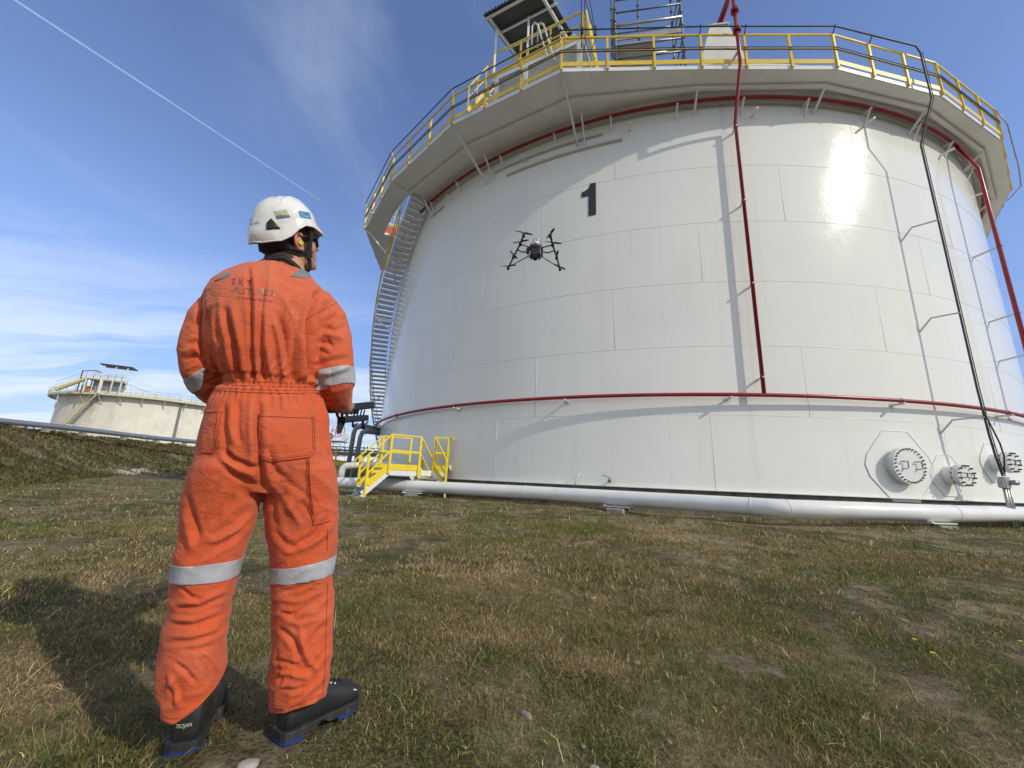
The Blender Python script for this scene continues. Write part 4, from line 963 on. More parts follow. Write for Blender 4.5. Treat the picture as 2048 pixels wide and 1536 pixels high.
def far_tank(cx, cy):
    o = thing('storage_tank', 'smaller looking cream storage tank in the distance beyond the grassy bank', 'storage tank', (cx, cy, 0))
    MC = mat('cream_tank_paint', (.74, .72, .63), .6, var=.08, vscale=.5, dirt=((.38, .32, .22), .40, .6)); MS = mat('cream_steel', (.62, .60, .50), .6, var=.15)
    MY = mat('faded_yellow_paint', (.55, .50, .22), .6, var=.1)
    def T(r, az, z): a = R_(az); return np.array([cx+r*math.cos(a), cy+r*math.sin(a), z])
    va = math.degrees(math.atan2(-cy, -cx)); m = MB()
    m.rings([[T(15.2, a*3, z) for a in range(120)] for z in (0.5, 12.9)], cap=False)
    for z in (11.7, 13.0): pass
    m.build('shell', MC, o); zw = 12.05
    m = MB(); m.rings([[T(r, a*12, z) for a in range(30)] for r, z in ((15.22, zw), (16.5, zw), (16.5, zw+.35), (16.4, zw+.36), (16.4, zw+.05), (15.22, zw+.06))], cap=False, smooth=False); m.build('walkway', MS, o)
    m = MB(); m.rings([[T(r, a*5, z) for a in range(72)] for r, z in ((15.2, 12.9), (8, 13.1), (.2, 13.2))], cap=False); m.build('roof', MS, o)
    m = MB()
    for h in (.75, 1.35): m.tube([T(16.5, a*12, zw+h) for a in range(30)], .03, 5, closed=True)
    for k in range(60): m.bar(T(16.5, k*6, zw+.3), T(16.5, k*6, zw+1.35), .05)
    m.build('walkway_rail', MY, o)
    for k in range(-6, 9):
        m = MB(); a = va+k*11; m.bar(T(16.4, a, zw), T(15.22, a, zw-1.5), .10); m.build('bracket', MS, o)
    # spiral stair, seen face on at the left
    d0 = va-34; m = MB(); nn = 34
    for k in range(nn): z = zw-.1-k*.34; a = d0-k*.85; m.prism([T(15.3, a-.9, z), T(16.3, a-.9, z), T(16.3, a+.1, z), T(15.3, a+.1, z)], (0, 0, .06))
    m.build('stair_treads', M_DARK, o)
    m = MB(); m.tube([T(16.35, d0-k*.85, zw-k*.34+.0) for k in range(nn)], .13, 5); m.tube([T(16.35, d0-k*.85, zw-k*.34+1.1) for k in range(nn)], .05, 5); m.build('stair_stringer', MY, o)
    for k in (16, 28): m = MB(); z = zw-.1-k*.34; m.prism([T(15.3, d0-k*.85-2, z), T(16.3, d0-k*.85-2, z), T(16.3, d0-k*.85+.8, z), T(15.3, d0-k*.85+.8, z)], (0, 0, .18)); m.build('stair_landing', M_WHITE, o)
    # gauge platform with canopy and its own stair
    ga_ = va-14; ez = zw+2.6
    def Q(u, w, z): u = u*.68-5.2; a = R_(ga_); return np.array([cx+math.cos(a)*(14.6+w)-math.sin(a)*u, cy+math.sin(a)*(14.6+w)+math.cos(a)*u, z])
    m = MB(); m.prism([Q(-3.2, -1.2, ez), Q(3.8, -1.2, ez), Q(3.8, 1.2, ez), Q(-3.2, 1.2, ez)], (0, 0, .25)); m.build('platform_deck', MS, o)
    m = MB()
    for u in (-3.1, 0, 3.7):
        for w in (-1.1, 1.1): m.bar(Q(u, w, zw+.2), Q(u, w, ez), .16)
    m.build('platform_leg', M_WHITE, o)
    m = MB()
    for h in (.6, 1.2):
        for w in (-1.2, 1.2): m.bar(Q(-3.2, w, ez+h), Q(3.8, w, ez+h), .06)
    for u in np.linspace(-3.2, 3.8, 6):
        for w in (-1.2, 1.2): m.bar(Q(u, w, ez), Q(u, w, ez+1.2), .06)
    m.bar(Q(-3.2, 1.2, ez+1.2), Q(-8.4, 1.2, zw+1.4), .07); m.bar(Q(-3.2, 1.2, ez+.6), Q(-8.4, 1.2, zw+.8), .05)
    m.build('platform_rail', MY, o)
    m = MB(); m.bar(Q(-3.2, 1.2, ez), Q(-8.4, 1.2, zw+.2), .05, .35); m.bar(Q(-3.2, .3, ez), Q(-8.4, .3, zw+.2), .05, .35); m.build('stair_side', MY, o)
    m = MB()
    for k in range(12): p = Q(-3.3-k*.42, .75, ez-.1-k*.23); m.box(p, (.25, .8, .05), (ET(ga_), ER(ga_), (0, 0, 1)))
    m.build('platform_tread', M_DARK, o)
    m = MB(); m.prism([Q(-1.2, -1.5, ez+2.7), Q(5.2, -1.5, ez+2.7), Q(5.2, 1.5, ez+2.7), Q(-1.2, 1.5, ez+2.7)], (0, 0, .16)); m.build('canopy_roof', M_DARK, o)
    m = MB()
    for u in (-.3, 2.0, 4.3): m.bar(Q(u, 1.2, zw+.2 if u < 3 else ez), Q(u, 1.2, ez+2.7), .14)
    m.build('canopy_post', M_WHITE, o)
    m = MB(); m.prism([Q(-2.8, -1.2, zw+.3), Q(3.6, -1.2, zw+.3), Q(3.6, -1.2, ez), Q(-2.8, -1.2, ez)], ER(ga_)*.05); m.build('screen_panel', M_GALV, o)
    m = MB(); m.bar(Q(3.8, 0, ez), Q(11, -1, zw+1.0), .3, .12); m.bar(Q(3.8, 0, ez+1.1), Q(11, -1, zw+2), .06); m.build('rolling_ladder', MS, o)
    # davit and pipes
    m = MB(); a = va-47; m.tube([T(16.2, a, zw+.2), T(16.2, a, zw+4.2), T(16.2, a+8, zw+4.3), T(16.0, a+12, zw+3.9)], .09, 6); m.build('davit', M_RED, o)
    m = MB(); p = T(15.9, va-43, zw+.9); m.box(p, (.7, .9, 1.2)); m.build('orange_box', mat('rust_orange', (.45, .16, .05), .7), o)
    m = MB(); p = T(15.9, va-44.5, zw+1.9); m.box(p, (.4, .4, 2.6)); m.build('chimney_housing', M_WHITE2, o)
    m = MB()
    for s in (-.22, .22): m.bar(T(15.6, va+9+s*2, .5), T(15.6, va+9+s*2, zw), .09)
    for z in np.arange(1, 12, 1.): m.bar(T(15.6, va+8.56, z), T(15.6, va+9.44, z+.5), .05)
    m.build('riser_rack', M_PIPEG, o)
    m = MB(); m.bar(T(16.3, va-61, .5), T(16.3, va-61, zw+2), .12); m.build('riser_pipe', M_WHITE, o)
far_tank(-74.3, 85.2)

# lattice mast with dishes
mp = at_y(671, 905, 150); mb = thing('radio_mast', 'distant red and white lattice mast with a white dish', 'mast', (mp[0], mp[1], 0)); mast_top = 17.5
MWR = mat('mast_white', (.75, .75, .75), .6); MRD = mat('mast_red', (.5, .06, .05), .6)
for si, (z0, z1) in enumerate(((0, 6), (6, 9.5), (9.5, 13), (13, 17), (17, 24))):
    m = MB()
    def w_(z): return 3.2-2.2*min(1, z/22)
    for sx, sy in ((-1, -1), (1, -1), (1, 1), (-1, 1)): m.bar([mp[0]+sx*w_(z0), mp[1]+sy*w_(z0), z0], [mp[0]+sx*w_(z1), mp[1]+sy*w_(z1), z1], .22)
    nz = max(2, int((z1-z0)/1.8))
    for k in range(nz):
        za, zb2 = z0+(z1-z0)*k/nz, z0+(z1-z0)*(k+1)/nz; s = 1 if k % 2 else -1
        for sy in (-1, 1): m.bar([mp[0]-s*w_(za), mp[1]+sy*w_(za), za], [mp[0]+s*w_(zb2), mp[1]+sy*w_(zb2), zb2], .14); m.bar([mp[0]-w_(za), mp[1]+sy*w_(za), za], [mp[0]+w_(za), mp[1]+sy*w_(za), za], .14)
    m.build('lattice_section', MRD if si % 2 else MWR, mb)
zd = z_on(678, 874, mp); m = MB(); c_ = np.array([mp[0]+3.2, mp[1]-2, zd]); m.cyl(c_, c_+[.1, .9, 0], 1.5, 20); m.build('dish', MWR, mb)
m = MB(); m.prism([[mp[0]-3, mp[1]-3, zd-1.9], [mp[0]+3, mp[1]-3, zd-1.9], [mp[0]+3, mp[1]+3, zd-1.9], [mp[0]-3, mp[1]+3, zd-1.9]], (0, 0, .3)); m.cyl([mp[0]-2.4, mp[1]-2, zd], [mp[0]-2.4, mp[1]-1, zd], 1.3, 14); m.build('mast_platform', M_PIPEG, mb)

# grey pipe bends behind the stair
for (x0, ytop, x1, yb, lb) in ((708, 852, 760, 905, 'taller grey pipe bend left of the tank behind the yellow stair'), (721, 861, 762, 905, 'shorter grey pipe bend left of the tank behind the yellow stair')):
    Yd = 19.0; c0 = at_y(x0, ytop+10, Yd); zt_ = z_on(x0+8, ytop, c0); e_ = at_y(x1, ytop+1, Yd+1.2)
    o = thing('pipe_bend', lb, 'pipe', (c0[0], c0[1], .1), 'grey pipe bends left of the tank')
    b0 = at_y(x0-6 if x0 < 715 else x0-5, 930, Yd); m = MB()
    m.tube([[c0[0]-.1, c0[1], 0.0], [c0[0], c0[1], zt_-.35], [c0[0]+.06, c0[1], zt_-.12], [c0[0]+.28, c0[1]+.03, zt_], [e_[0], e_[1], zt_]], .105, 12); m.build('pipe', M_PIPEG, o)
    m = MB(); m.cyl([c0[0]-.1, c0[1], 0.05], [c0[0]-.1, c0[1], .12], .2, 14); m.build('base_flange', M_PIPEG, o)
# distant gangway with rails
gw = thing('gangway', 'distant pipe gangway with dark and yellow rails seen between the person and the tank', 'gangway', tuple(at_y(700, 905, 24)))
m = MB(); ga0, ga1 = at_y(640, 893, 25), at_y(775, 900, 25)
for y, w in ((893, .05), (899.5, .10)): m.bar(at_y(600, y-3, 25), at_y(775, y+5, 25), w)
for x in (650, 662, 690, 712, 735, 757): m.bar(at_y(x, 893, 25), at_y(x, 905, 25), .05)
m.bar(at_y(662, 893, 25), at_y(654, 903, 25), .05); m.build('upper_rail', M_DARK, gw)
m = MB(); a_, b_ = at_y(600, 904, 24.5), at_y(775, 911, 24.5); m.cyl(a_, b_, .13, 10); m.build('pipe', M_PIPEG, gw)
m = MB(); m.bar(at_y(600, 924, 23.8), at_y(752, 929, 23.8), .08, .20)
for x in (673, 700, 728): m.bar(at_y(x, 893, 24), at_y(x-2, 926, 24), .07)
m.bar(at_y(600, 907, 23.8), at_y(760, 914, 23.8), .05); m.build('yellow_frame', M_YEL, gw)
m = MB()
for x in (640, 690, 740): p = at_y(x, 925, 24); m.bar([p[0], p[1], 0], p, .1)
m.build('leg', M_DARK, gw)
# low concrete wall far behind

# ================================================================ THE PERSON
from mathutils.bvhtree import BVHTree
_c0 = at_y(515, 1000, 1.4); AV = np.array([_c0[0], _c0[1], 0.]); AV /= np.linalg.norm(AV)     # away from the viewer
RV = np.array([AV[1], -AV[0], 0.]); UP = np.array([0, 0, 1.]); D0 = 1.56
def pp(x, y, w=0.0):
    d = ray(x, y); return EYE+d*((D0+w)/(d@AV))
def ring(xl, xr, y, w, hd, tilt=0.0, tw=0.0, n=44, ex=2.2):
    a, b = pp(xl, y, w), pp(xr, y, w); c = (a+b)/2; hw = np.linalg.norm(a-b)/2; t = np.arange(n)*2*math.pi/n
    ct, st_ = np.cos(t), np.sin(t); ct = np.sign(ct)*np.abs(ct)**(2/ex); st_ = np.sign(st_)*np.abs(st_)**(2/ex)
    u = RV*hw; v = AV*hd; zc_ = pp((xl+xr)/2, y, w-hd*.85)[2] if y < 640 else c[2]; c = np.array([c[0], c[1], zc_]); P = c+ct[:, None]*u+st_[:, None]*v; P[:, 2] = c[2]+ct*tilt*hw+st_*tw*hd; return P
def loft(mb, rows):
    mb.rings([ring(*r[:5], *(r[5:] if len(r) > 5 else ())) for r in rows])
def tube_rings(mb, rows, n=28):
    """rows: (px, py, w, half width in m, flatten) ; rings perpendicular to the path"""
    P = np.array([pp(r[0], r[1], r[2]) for r in rows]); mb.tube(P, [r[3] for r in rows], n)
def remesh(mb, voxel, smooth=4, name='tmp'):
    me = bpy.data.meshes.new(name); me.from_pydata(np.vstack(mb.v).tolist(), [], mb.f); o = bpy.data.objects.new(name, me); COL.objects.link(o)
    r = o.modifiers.new('r', 'REMESH'); r.mode = 'VOXEL'; r.voxel_size = voxel; r.adaptivity = 0
    if smooth: s = o.modifiers.new('s', 'SMOOTH'); s.iterations = smooth; s.factor = .5
    dg = bpy.context.evaluated_depsgraph_get(); dg.update(); ev = o.evaluated_get(dg); m2 = bpy.data.meshes.new_from_object(ev)
    bpy.data.objects.remove(o); bpy.data.meshes.remove(me)
    n = len(m2.vertices); V = np.empty(n*3); m2.vertices.foreach_get('co', V); N = np.empty(n*3); m2.vertices.foreach_get('normal', N)
    F = [tuple(p.vertices) for p in m2.polygons]; bpy.data.meshes.remove(m2); return V.reshape(-1, 3), N.reshape(-1, 3), F
def vnormals(V, F):
    Fa = np.array([f if len(f) == 4 else (*f, f[-1]) for f in F]); a, b, c, d = (V[Fa[:, i]] for i in range(4)); fn = np.cross(c-a, d-b); N = np.zeros_like(V)
    for i in range(4): np.add.at(N, Fa[:, i], fn)
    return N/(np.linalg.norm(N, axis=1, keepdims=True)+1e-12)
def mesh_obj(name, V, F, mt, parent, smooth=True, label=None):
    o0 = ORG[parent.name]; me = bpy.data.meshes.new(name); me.from_pydata((V-o0).tolist(), [], [tuple(f) for f in F]); me.polygons.foreach_set('use_smooth', [smooth]*len(F)); me.materials.append(mt); me.update()
    o = bpy.data.objects.new(name, me); COL.objects.link(o); o.parent = parent; ORG[o.name] = o0
    if label: o['label'] = label
    return o
def to_px(V):
    d = V-EYE; z = d@_F; return np.stack([1024+FPX*(d@_R)/z, 768-FPX*(d@_U)/z], 1)

def cloth_material(name, c1, c2, weave=900):
    m = bpy.data.materials.new(name); m.use_nodes = True; t = NT(m.node_tree); o = t.n('ShaderNodeTexCoord').outputs['Object']
    z = t.n('ShaderNodeSeparateXYZ', {0: o}).outputs[2]
    wear = t.math('ADD', t.math('MULTIPLY', t.maprange(z, .9, 1.5), .5), t.math('MULTIPLY', t.maprange(t.noise(o, 7, 6, .65), .40, .70), .5))
    c = t.mix(wear, c1, c2)
    c = t.mix(t.math('MULTIPLY', t.maprange(t.noise(o, 16, 5, .7), .56, .74), .22), c, (.36, .09, .045))
    c = t.mix(t.math('MULTIPLY', t.maprange(t.noise(o, 5.5, 6, .7, .6), .50, .66), .30), c, (.30, .11, .075))
    w1 = t.noise(t.mapping(o, scale=(1, 1, 1.7)), 24, 7, .62, .9); w2 = t.noise(o, 70, 4, .6, .5)
    h = t.math('ADD', t.math('MULTIPLY', w1, .5), t.math('MULTIPLY', w2, .14))
    for sc_, k_, mp3 in ((8.0, 1.9, (1, 1, 1.5)), (19.0, .9, (1.3, 1, .9)), (13.0, 1.1, (.7, .7, 2.0))):
        h = t.math('SUBTRACT', h, t.math('MULTIPLY', t.math('MINIMUM', t.math('ABSOLUTE', t.math('SUBTRACT', t.noise(t.mapping(o, scale=mp3, rot=(.3, .5*sc_, .2)), sc_, 3, .5, .8), .5)), .10), -k_))
    h = t.math('ADD', h, t.math('MULTIPLY', t.noise(o, weave, 1), .02))
    bp = t.n('ShaderNodeBump', {'Height': h, 'Strength': .45, 'Distance': .012}).outputs[0]
    b = t.n('ShaderNodeBsdfPrincipled', {'Base Color': c, 'Roughness': .82, 'Specular IOR Level': .25, 'Normal': bp, 'Sheen Weight': .15, 'Sheen Roughness': .5})
    t.t.links.new(b.outputs[0], t.n('ShaderNodeOutputMaterial').inputs[0]); return m
M_OR = cloth_material('orange_cotton', (.56, .092, .028), (.58, .148, .072)); M_STITCH = mat('orange_thread', (.42, .07, .025), .8)
M_REFL = mat('reflective_tape', (.40, .41, .44), .55, .0, var=.12, vscale=25, bump=(30, .5, .006))
M_REFG = mat('grey_reflective_patch', (.22, .24, .25), .5, .2, var=.1, vscale=25)
M_SKIN = mat('skin', (.50, .27, .175), .5, var=.14, vscale=22, bump=(160, .25, .002)); M_HAIR = mat('short_brown_hair', (.055, .035, .022), .7, var=.3, vscale=60, bump=(260, .9, .004))
M_HELM = mat('helmet_shell', (.76, .77, .74), .24, var=.05, vscale=9, dirt=((.42, .40, .34), .25, 9), bump=(60, .12, .001), coat=.3)
M_WEB = mat('black_webbing', (.014, .014, .016), .75, var=.2, vscale=60); M_SHOE = mat('shoe_leather', (.014, .016, .017), .62, var=.25, vscale=18, dirt=((.12, .10, .075), .5, 14), bump=(120, .4, .002))
M_SHOE2 = mat('shoe_rubber', (.022, .024, .026), .65, var=.2, vscale=20, dirt=((.14, .11, .08), .6, 18)); M_BLUE = mat('blue_sole', (.012, .04, .22), .5, var=.2, vscale=30)

feet_c = at_z(470, 1490, 0.0)
per = thing('person', 'person seen from behind in orange coveralls and white helmet, holding a drone controller', 'person', (feet_c[0], feet_c[1], 0.0))

# --- coveralls: body, legs and sleeves lofted, then fused into one cloth surface
mb = MB()
loft(mb, [(533, 600, 519, .0, .055), (515, 622, 527, .0, .075), (480, 642, 538, .0, .095), (448, 660, 552, -.005, .11), (425, 668, 567, -.01, .125), (410, 664, 590, -.01, .14),
          (404, 652, 625, -.012, .15), (405, 642, 670, -.01, .152), (411, 638, 715, -.005, .148), (428, 634, 748, .0, .135), (438, 637, 762, .0, .126), (436, 641, 780, .0, .126), (427, 647, 796, .0, .136),
          (412, 656, 820, -.003, .15), (400, 660, 855, -.008, .16), (391, 665, 890, -.01, .163), (384, 669, 925, -.005, .158), (378, 672, 955, .0, .14), (385, 668, 985, .0, .11)])
loft(mb, [(392, 522, 900, .0, .12), (381, 527, 935, -.01, .135), (370, 526, 965, -.01, .125), (363, 521, 1000, -.005, .115), (357, 510, 1050, .0, .105), (350, 492, 1105, .0, .098), (343, 473, 1160, .0, .092), (336, 464, 1205, .0, .09),
          (325, 457, 1255, .0, .093), (318, 453, 1300, .0, .098), (317, 451, 1340, .005, .098), (320, 446, 1380, .01, .096), (326, 436, 1420, .012, .092), (330, 428, 1460, .015, .088), (332, 424, 1490, .015, .085)])
loft(mb, [(520, 660, 900, .0, .12), (522, 671, 935, -.01, .135), (524, 674, 965, -.01, .125), (526, 676, 1000, -.005, .115), (529, 676, 1050, .0, .105), (537, 672, 1105, .0, .098), (541, 668, 1160, .0, .09), (543, 666, 1205, .0, .088),
          (545, 663, 1255, .0, .09), (544, 662, 1300, .0, .092), (542, 656, 1345, .0, .092), (543, 652, 1380, .0, .09), (545, 647, 1420, .0, .088), (546, 644, 1455, .0, .086)])
tube_rings(mb, [(600, 592, .0, .040), (634, 608, -.005, .062), (652, 636, -.01, .072), (660, 672, -.015, .075), (663, 708, -.02, .074), (666, 740, -.02, .073), (669, 764, -.005, .073), (673, 786, .04, .062), (679, 800, .10, .050), (685, 808, .16, .041)])
tube_rings(mb, [(462, 592, .0, .034), (436, 606, .01, .046), (415, 636, .01, .056), (404, 672, .015, .059), (401, 706, .02, .060), (404, 738, .03, .060), (413, 762, .06, .056), (425, 779, .12, .050), (440, 790, .19, .044), (458, 799, .25, .040)])
CV, CN, CF = remesh(mb, .0050, 4)
W0 = pp(540, 765)[2]; WB = pp(540, 783)[2]
def dist_poly(Q, L):
    L = np.array(L, float); best = np.full(len(Q), 1e9); side = np.zeros(len(Q)); end = np.zeros(len(Q)); tot = len(L)-1
    for i in range(tot):
        a, b = L[i], L[i+1]; d = b-a; t = np.clip(((Q-a)@d)/(d@d), 0, 1); r = Q-a-t[:, None]*d; q = np.hypot(r[:, 0], r[:, 1]); m_ = q < best
        best[m_] = q[m_]; side[m_] = np.sign(d[0]*r[m_, 1]-d[1]*r[m_, 0]); end[m_] = (i+t[m_])/tot
    return best, side, end
FOLDS = [  # traced creases: points in photo pixels, width, height in mm
 ([(496, 530), (500, 580), (502, 650), (506, 752)], 4, -9), ([(506, 530), (511, 590), (512, 660), (514, 752)], 6, 6), ([(545, 520), (534, 570), (527, 620), (534, 700), (545, 755)], 8, 7),
 ([(538, 545), (530, 580), (522, 625), (522, 690), (528, 752)], 5, -7), ([(556, 620), (572, 680), (584, 752)], 7, -11), ([(548, 635), (560, 695), (566, 755)], 6, 6), ([(562, 585), (588, 640), (600, 700), (600, 752)], 7, 7),
 ([(446, 610), (462, 670), (478, 752)], 6, -10), ([(436, 590), (446, 650), (458, 710), (464, 754)], 6, 6), ([(466, 610), (478, 680), (490, 752)], 7, 6), ([(414, 620), (420, 690), (438, 745)], 5, -7), ([(424, 600), (428, 670), (448, 750)], 6, 5),
 ([(660, 572), (632, 592), (617, 640), (616, 700), (622, 750)], 6, -13), ([(628, 590), (606, 640), (604, 700), (608, 750)], 7, 10), ([(404, 580), (399, 640), (404, 700), (418, 748)], 5, -10), ([(515, 650), (517, 700), (521, 752)], 5, -6),
 ([(430, 575), (415, 600), (409, 640)], 5, 4), ([(560, 540), (600, 560), (640, 575)], 6, 3), ([(590, 590), (582, 620), (575, 650)], 5, -4), ([(592, 640), (588, 700), (590, 752)], 5, -6),
 ([(518, 800), (515, 850), (519, 920), (524, 990)], 7, -13), ([(505, 800), (500, 860), (505, 920)], 8, 4), ([(440, 900), (470, 922), (516, 938)], 5, -9), ([(436, 915), (475, 938), (518, 954)], 6, 6), ([(445, 935), (480, 957), (520, 975)], 5, -6),
 ([(478, 800), (474, 850), (478, 890)], 5, -6), ([(448, 800), (446, 850), (450, 900), (470, 930)], 5, -6), ([(462, 800), (462, 850), (470, 900)], 6, 5), ([(560, 792), (556, 815)], 4, -5), ([(590, 792), (588, 815)], 4, -4), ([(625, 792), (640, 830), (652, 880), (658, 915)], 5, -9), ([(640, 790), (655, 830), (664, 875), (660, 910)], 5, 9),
 ([(535, 890), (545, 930), (560, 960)], 7, -6), ([(552, 940), (590, 975), (640, 1010)], 6, -4), ([(540, 960), (580, 1010), (600, 1060)], 8, 4), ([(530, 965), (545, 1010), (552, 1060)], 6, -5), ([(600, 935), (570, 990)], 7, 4),
 ([(372, 985), (381, 1030), (398, 1085)], 6, -6), ([(366, 1020), (370, 1060), (385, 1105)], 7, 7), ([(515, 1015), (480, 1055), (435, 1080), (410, 1085)], 6, 7), ([(505, 1035), (470, 1075), (430, 1098)], 5, -6), ([(440, 960), (420, 1000), (400, 1020)], 6, -4), ([(470, 985), (450, 1020), (420, 1050)], 7, -4),
 ([(672, 1030), (650, 1070), (610, 1095), (570, 1108)], 6, 6), ([(655, 1035), (630, 1070), (590, 1090)], 5, -6), ([(548, 1060), (570, 1085), (600, 1100)], 6, -5), ([(600, 1000), (625, 1035)], 6, -4), ([(575, 1010), (605, 1050)], 5, 3),
 ([(356, 1175), (385, 1196), (405, 1202)], 4, -6), ([(345, 1217), (400, 1216), (462, 1188)], 4, -6), ([(350, 1206), (400, 1204), (455, 1178)], 5, 5), ([(336, 1250), (385, 1253), (445, 1232)], 4, -6), ([(335, 1238), (390, 1240), (450, 1217)], 5, 5), ([(326, 1288), (380, 1284), (440, 1266)], 4, -6), ([(330, 1272), (385, 1272), (440, 1254)], 5, 4),
 ([(345, 1325), (372, 1342), (395, 1368)], 4, -7), ([(335, 1345), (350, 1385), (358, 1420)], 5, 6), ([(400, 1300), (425, 1318), (440, 1345)], 6, 6), ([(395, 1318), (412, 1340), (415, 1370)], 4, -5), ([(360, 1300), (400, 1300), (430, 1290)], 5, -4),
 ([(556, 1186), (590, 1180), (630, 1163)], 4, -5), ([(550, 1200), (600, 1205), (650, 1180)], 5, 4), ([(556, 1225), (585, 1232), (620, 1210)], 4, -6), ([(552, 1255), (580, 1275), (598, 1300), (596, 1322)], 5, -9), ([(600, 1250), (605, 1290), (618, 1325), (640, 1340)], 6, 8), ([(560, 1240), (600, 1250), (650, 1236)], 5, 4),
 ([(548, 1320), (575, 1326), (600, 1334)], 4, -7), ([(612, 1345), (635, 1325), (655, 1295)], 4, -7), ([(550, 1345), (585, 1350), (620, 1356)], 5, 6), ([(560, 1378), (590, 1380), (612, 1372)], 4, -7), ([(630, 1375), (645, 1350), (657, 1325)], 4, 5), ([(552, 1300), (556, 1340), (560, 1372)], 4, -4), ([(625, 1285), (640, 1260), (660, 1248)], 5, -5),
 ([(636, 688), (655, 683), (668, 694)], 4, -8), ([(630, 675), (655, 668), (690, 678)], 5, 5), ([(628, 735), (655, 722), (700, 715)], 5, -6), ([(632, 748), (665, 745), (704, 730)], 5, 6), ([(690, 612), (660, 640), (640, 668)], 5, -4), ([(700, 650), (670, 660), (640, 652)], 5, -4), ([(630, 720), (640, 700), (660, 712)], 4, -5), ([(650, 600), (672, 590), (690, 600)], 5, 4), ([(640, 640), (668, 625), (700, 636)], 6, 4),
 ([(372, 690), (392, 682), (402, 690)], 4, -6), ([(366, 722), (390, 712), (405, 722)], 4, -6), ([(362, 705), (388, 698), (404, 706)], 5, 5), ([(372, 740), (395, 728)], 4, 5), ([(385, 640), (392, 660), (390, 690)], 4, -4)]
px_ = to_px(CV); vd = CV-EYE; vd /= np.linalg.norm(vd, axis=1, keepdims=True); face = np.clip(-(CN*vd).sum(1)*1.6, 0, 1)
disp = np.zeros(len(CV))
for L, wd, amp in FOLDS:
    near = (px_[:, 0] > min(p[0] for p in L)-30) & (px_[:, 0] < max(p[0] for p in L)+30) & (px_[:, 1] > min(p[1] for p in L)-30) & (px_[:, 1] < max(p[1] for p in L)+30)
    if not near.any(): continue
    d_, s_, e_ = dist_poly(px_[near], L); taper = np.clip(np.minimum(e_, 1-e_)*5, 0, 1)**.7
    if L[-1][1] > 740 and L[-1][1] < 760: taper = np.clip(e_*5, 0, 1)**.7
    prof = .55*np.exp(-(d_/wd)**2)+.55*np.exp(-1.5*d_/wd)+(-.25*np.exp(-((d_-wd*2.1)/wd)**2)); disp[near] += prof*taper*amp*.00135*face[near]
u_ = CV@RV; w_ = CV@AV; z_ = CV[:, 2]
C3 = np.stack([u_, w_, z_], 1); warp = np.stack([fbm(C3, 4, 2, 71), fbm(C3, 4, 2, 72), fbm(C3, 4, 2, 73)], 1)*.06
torso = np.clip((z_-W0)/.05, 0, 1); legs = 1-np.clip((z_-(WB-.35))/.15, 0, 1)
def ridged(P, sc, seed): return 1-np.abs(vnoise(P, sc, seed))*2
vert = ridged((C3+warp)*[1, 1, .16], 17, 81)*.6+ridged((C3+warp)*[1, 1, .25], 31, 82)*.4
tilt = (C3+warp*1.3); D1 = np.stack([tilt[:, 0]*.45, tilt[:, 1]*.5, tilt[:, 2]+tilt[:, 0]*.45], 1); D2 = np.stack([tilt[:, 0]*.5, tilt[:, 1]*.5, tilt[:, 2]-tilt[:, 0]*.6], 1)
diag = ridged(D1, 15, 83)*.5+ridged(D2, 19, 84)*.5
gath = np.exp(-((z_-W0-.005)/.075)**2)*(z_ > W0)+np.exp(-((WB-z_)/.07)**2)*(z_ < WB)
band = ((z_ < W0+.004) & (z_ > WB-.004)).astype(float)
arm_ = ((px_[:, 0] > 640) | (px_[:, 0] < 392)) & (z_ > W0-.02)
disp += np.where(arm_, diag*.0035, vert*.0035*torso+diag*.0030*(1-torso)) + legs*diag*.0034 +  fbm(C3+warp, 9, 3, 85)*.003 - .003
ang = np.arctan2(w_-np.median(w_), u_-np.median(u_[(z_ > WB) & (z_ < W0)]))
pleat = np.abs(np.sin(ang*21+fbm(C3, 14, 2, 86)*2.5))
inner = (px_[:, 0] < 660) & (px_[:, 0] > 405) & (np.abs(z_-W0) < .14)
disp += inner*gath*(pleat-.5)*.009*(1-band) - inner*band*.010 + inner*band*(np.abs(np.sin(ang*30+fbm(C3, 30, 2, 87)*2))-.5)*.0075
hem = np.clip((.28-z_)/.12, 0, 1); disp += hem*(ridged((C3+warp)*[1, 1, 1.6], 22, 88))*.0045
CV = CV+CN*disp[:, None]
# light relaxation to take the voxel edge off
def relax(V, F, it, k):
    Fa = np.array([f if len(f) == 4 else (*f, f[-1]) for f in F]); E = np.concatenate([Fa[:, [0, 1]], Fa[:, [1, 2]], Fa[:, [2, 3]], Fa[:, [3, 0]]]); E = E[E[:, 0] != E[:, 1]]
    deg = np.bincount(E.ravel(), minlength=len(V))[:, None]
    for _ in range(it):
        S = np.zeros_like(V); np.add.at(S, E[:, 0], V[E[:, 1]]); np.add.at(S, E[:, 1], V[E[:, 0]]); V = V+k*(S/np.maximum(deg, 1)-V)
    return V
CV = relax(CV, CF, 1, .25); CN = vnormals(CV, CF)
if (CN*(CV-CV.mean(0))).sum() < 0: CN = -CN
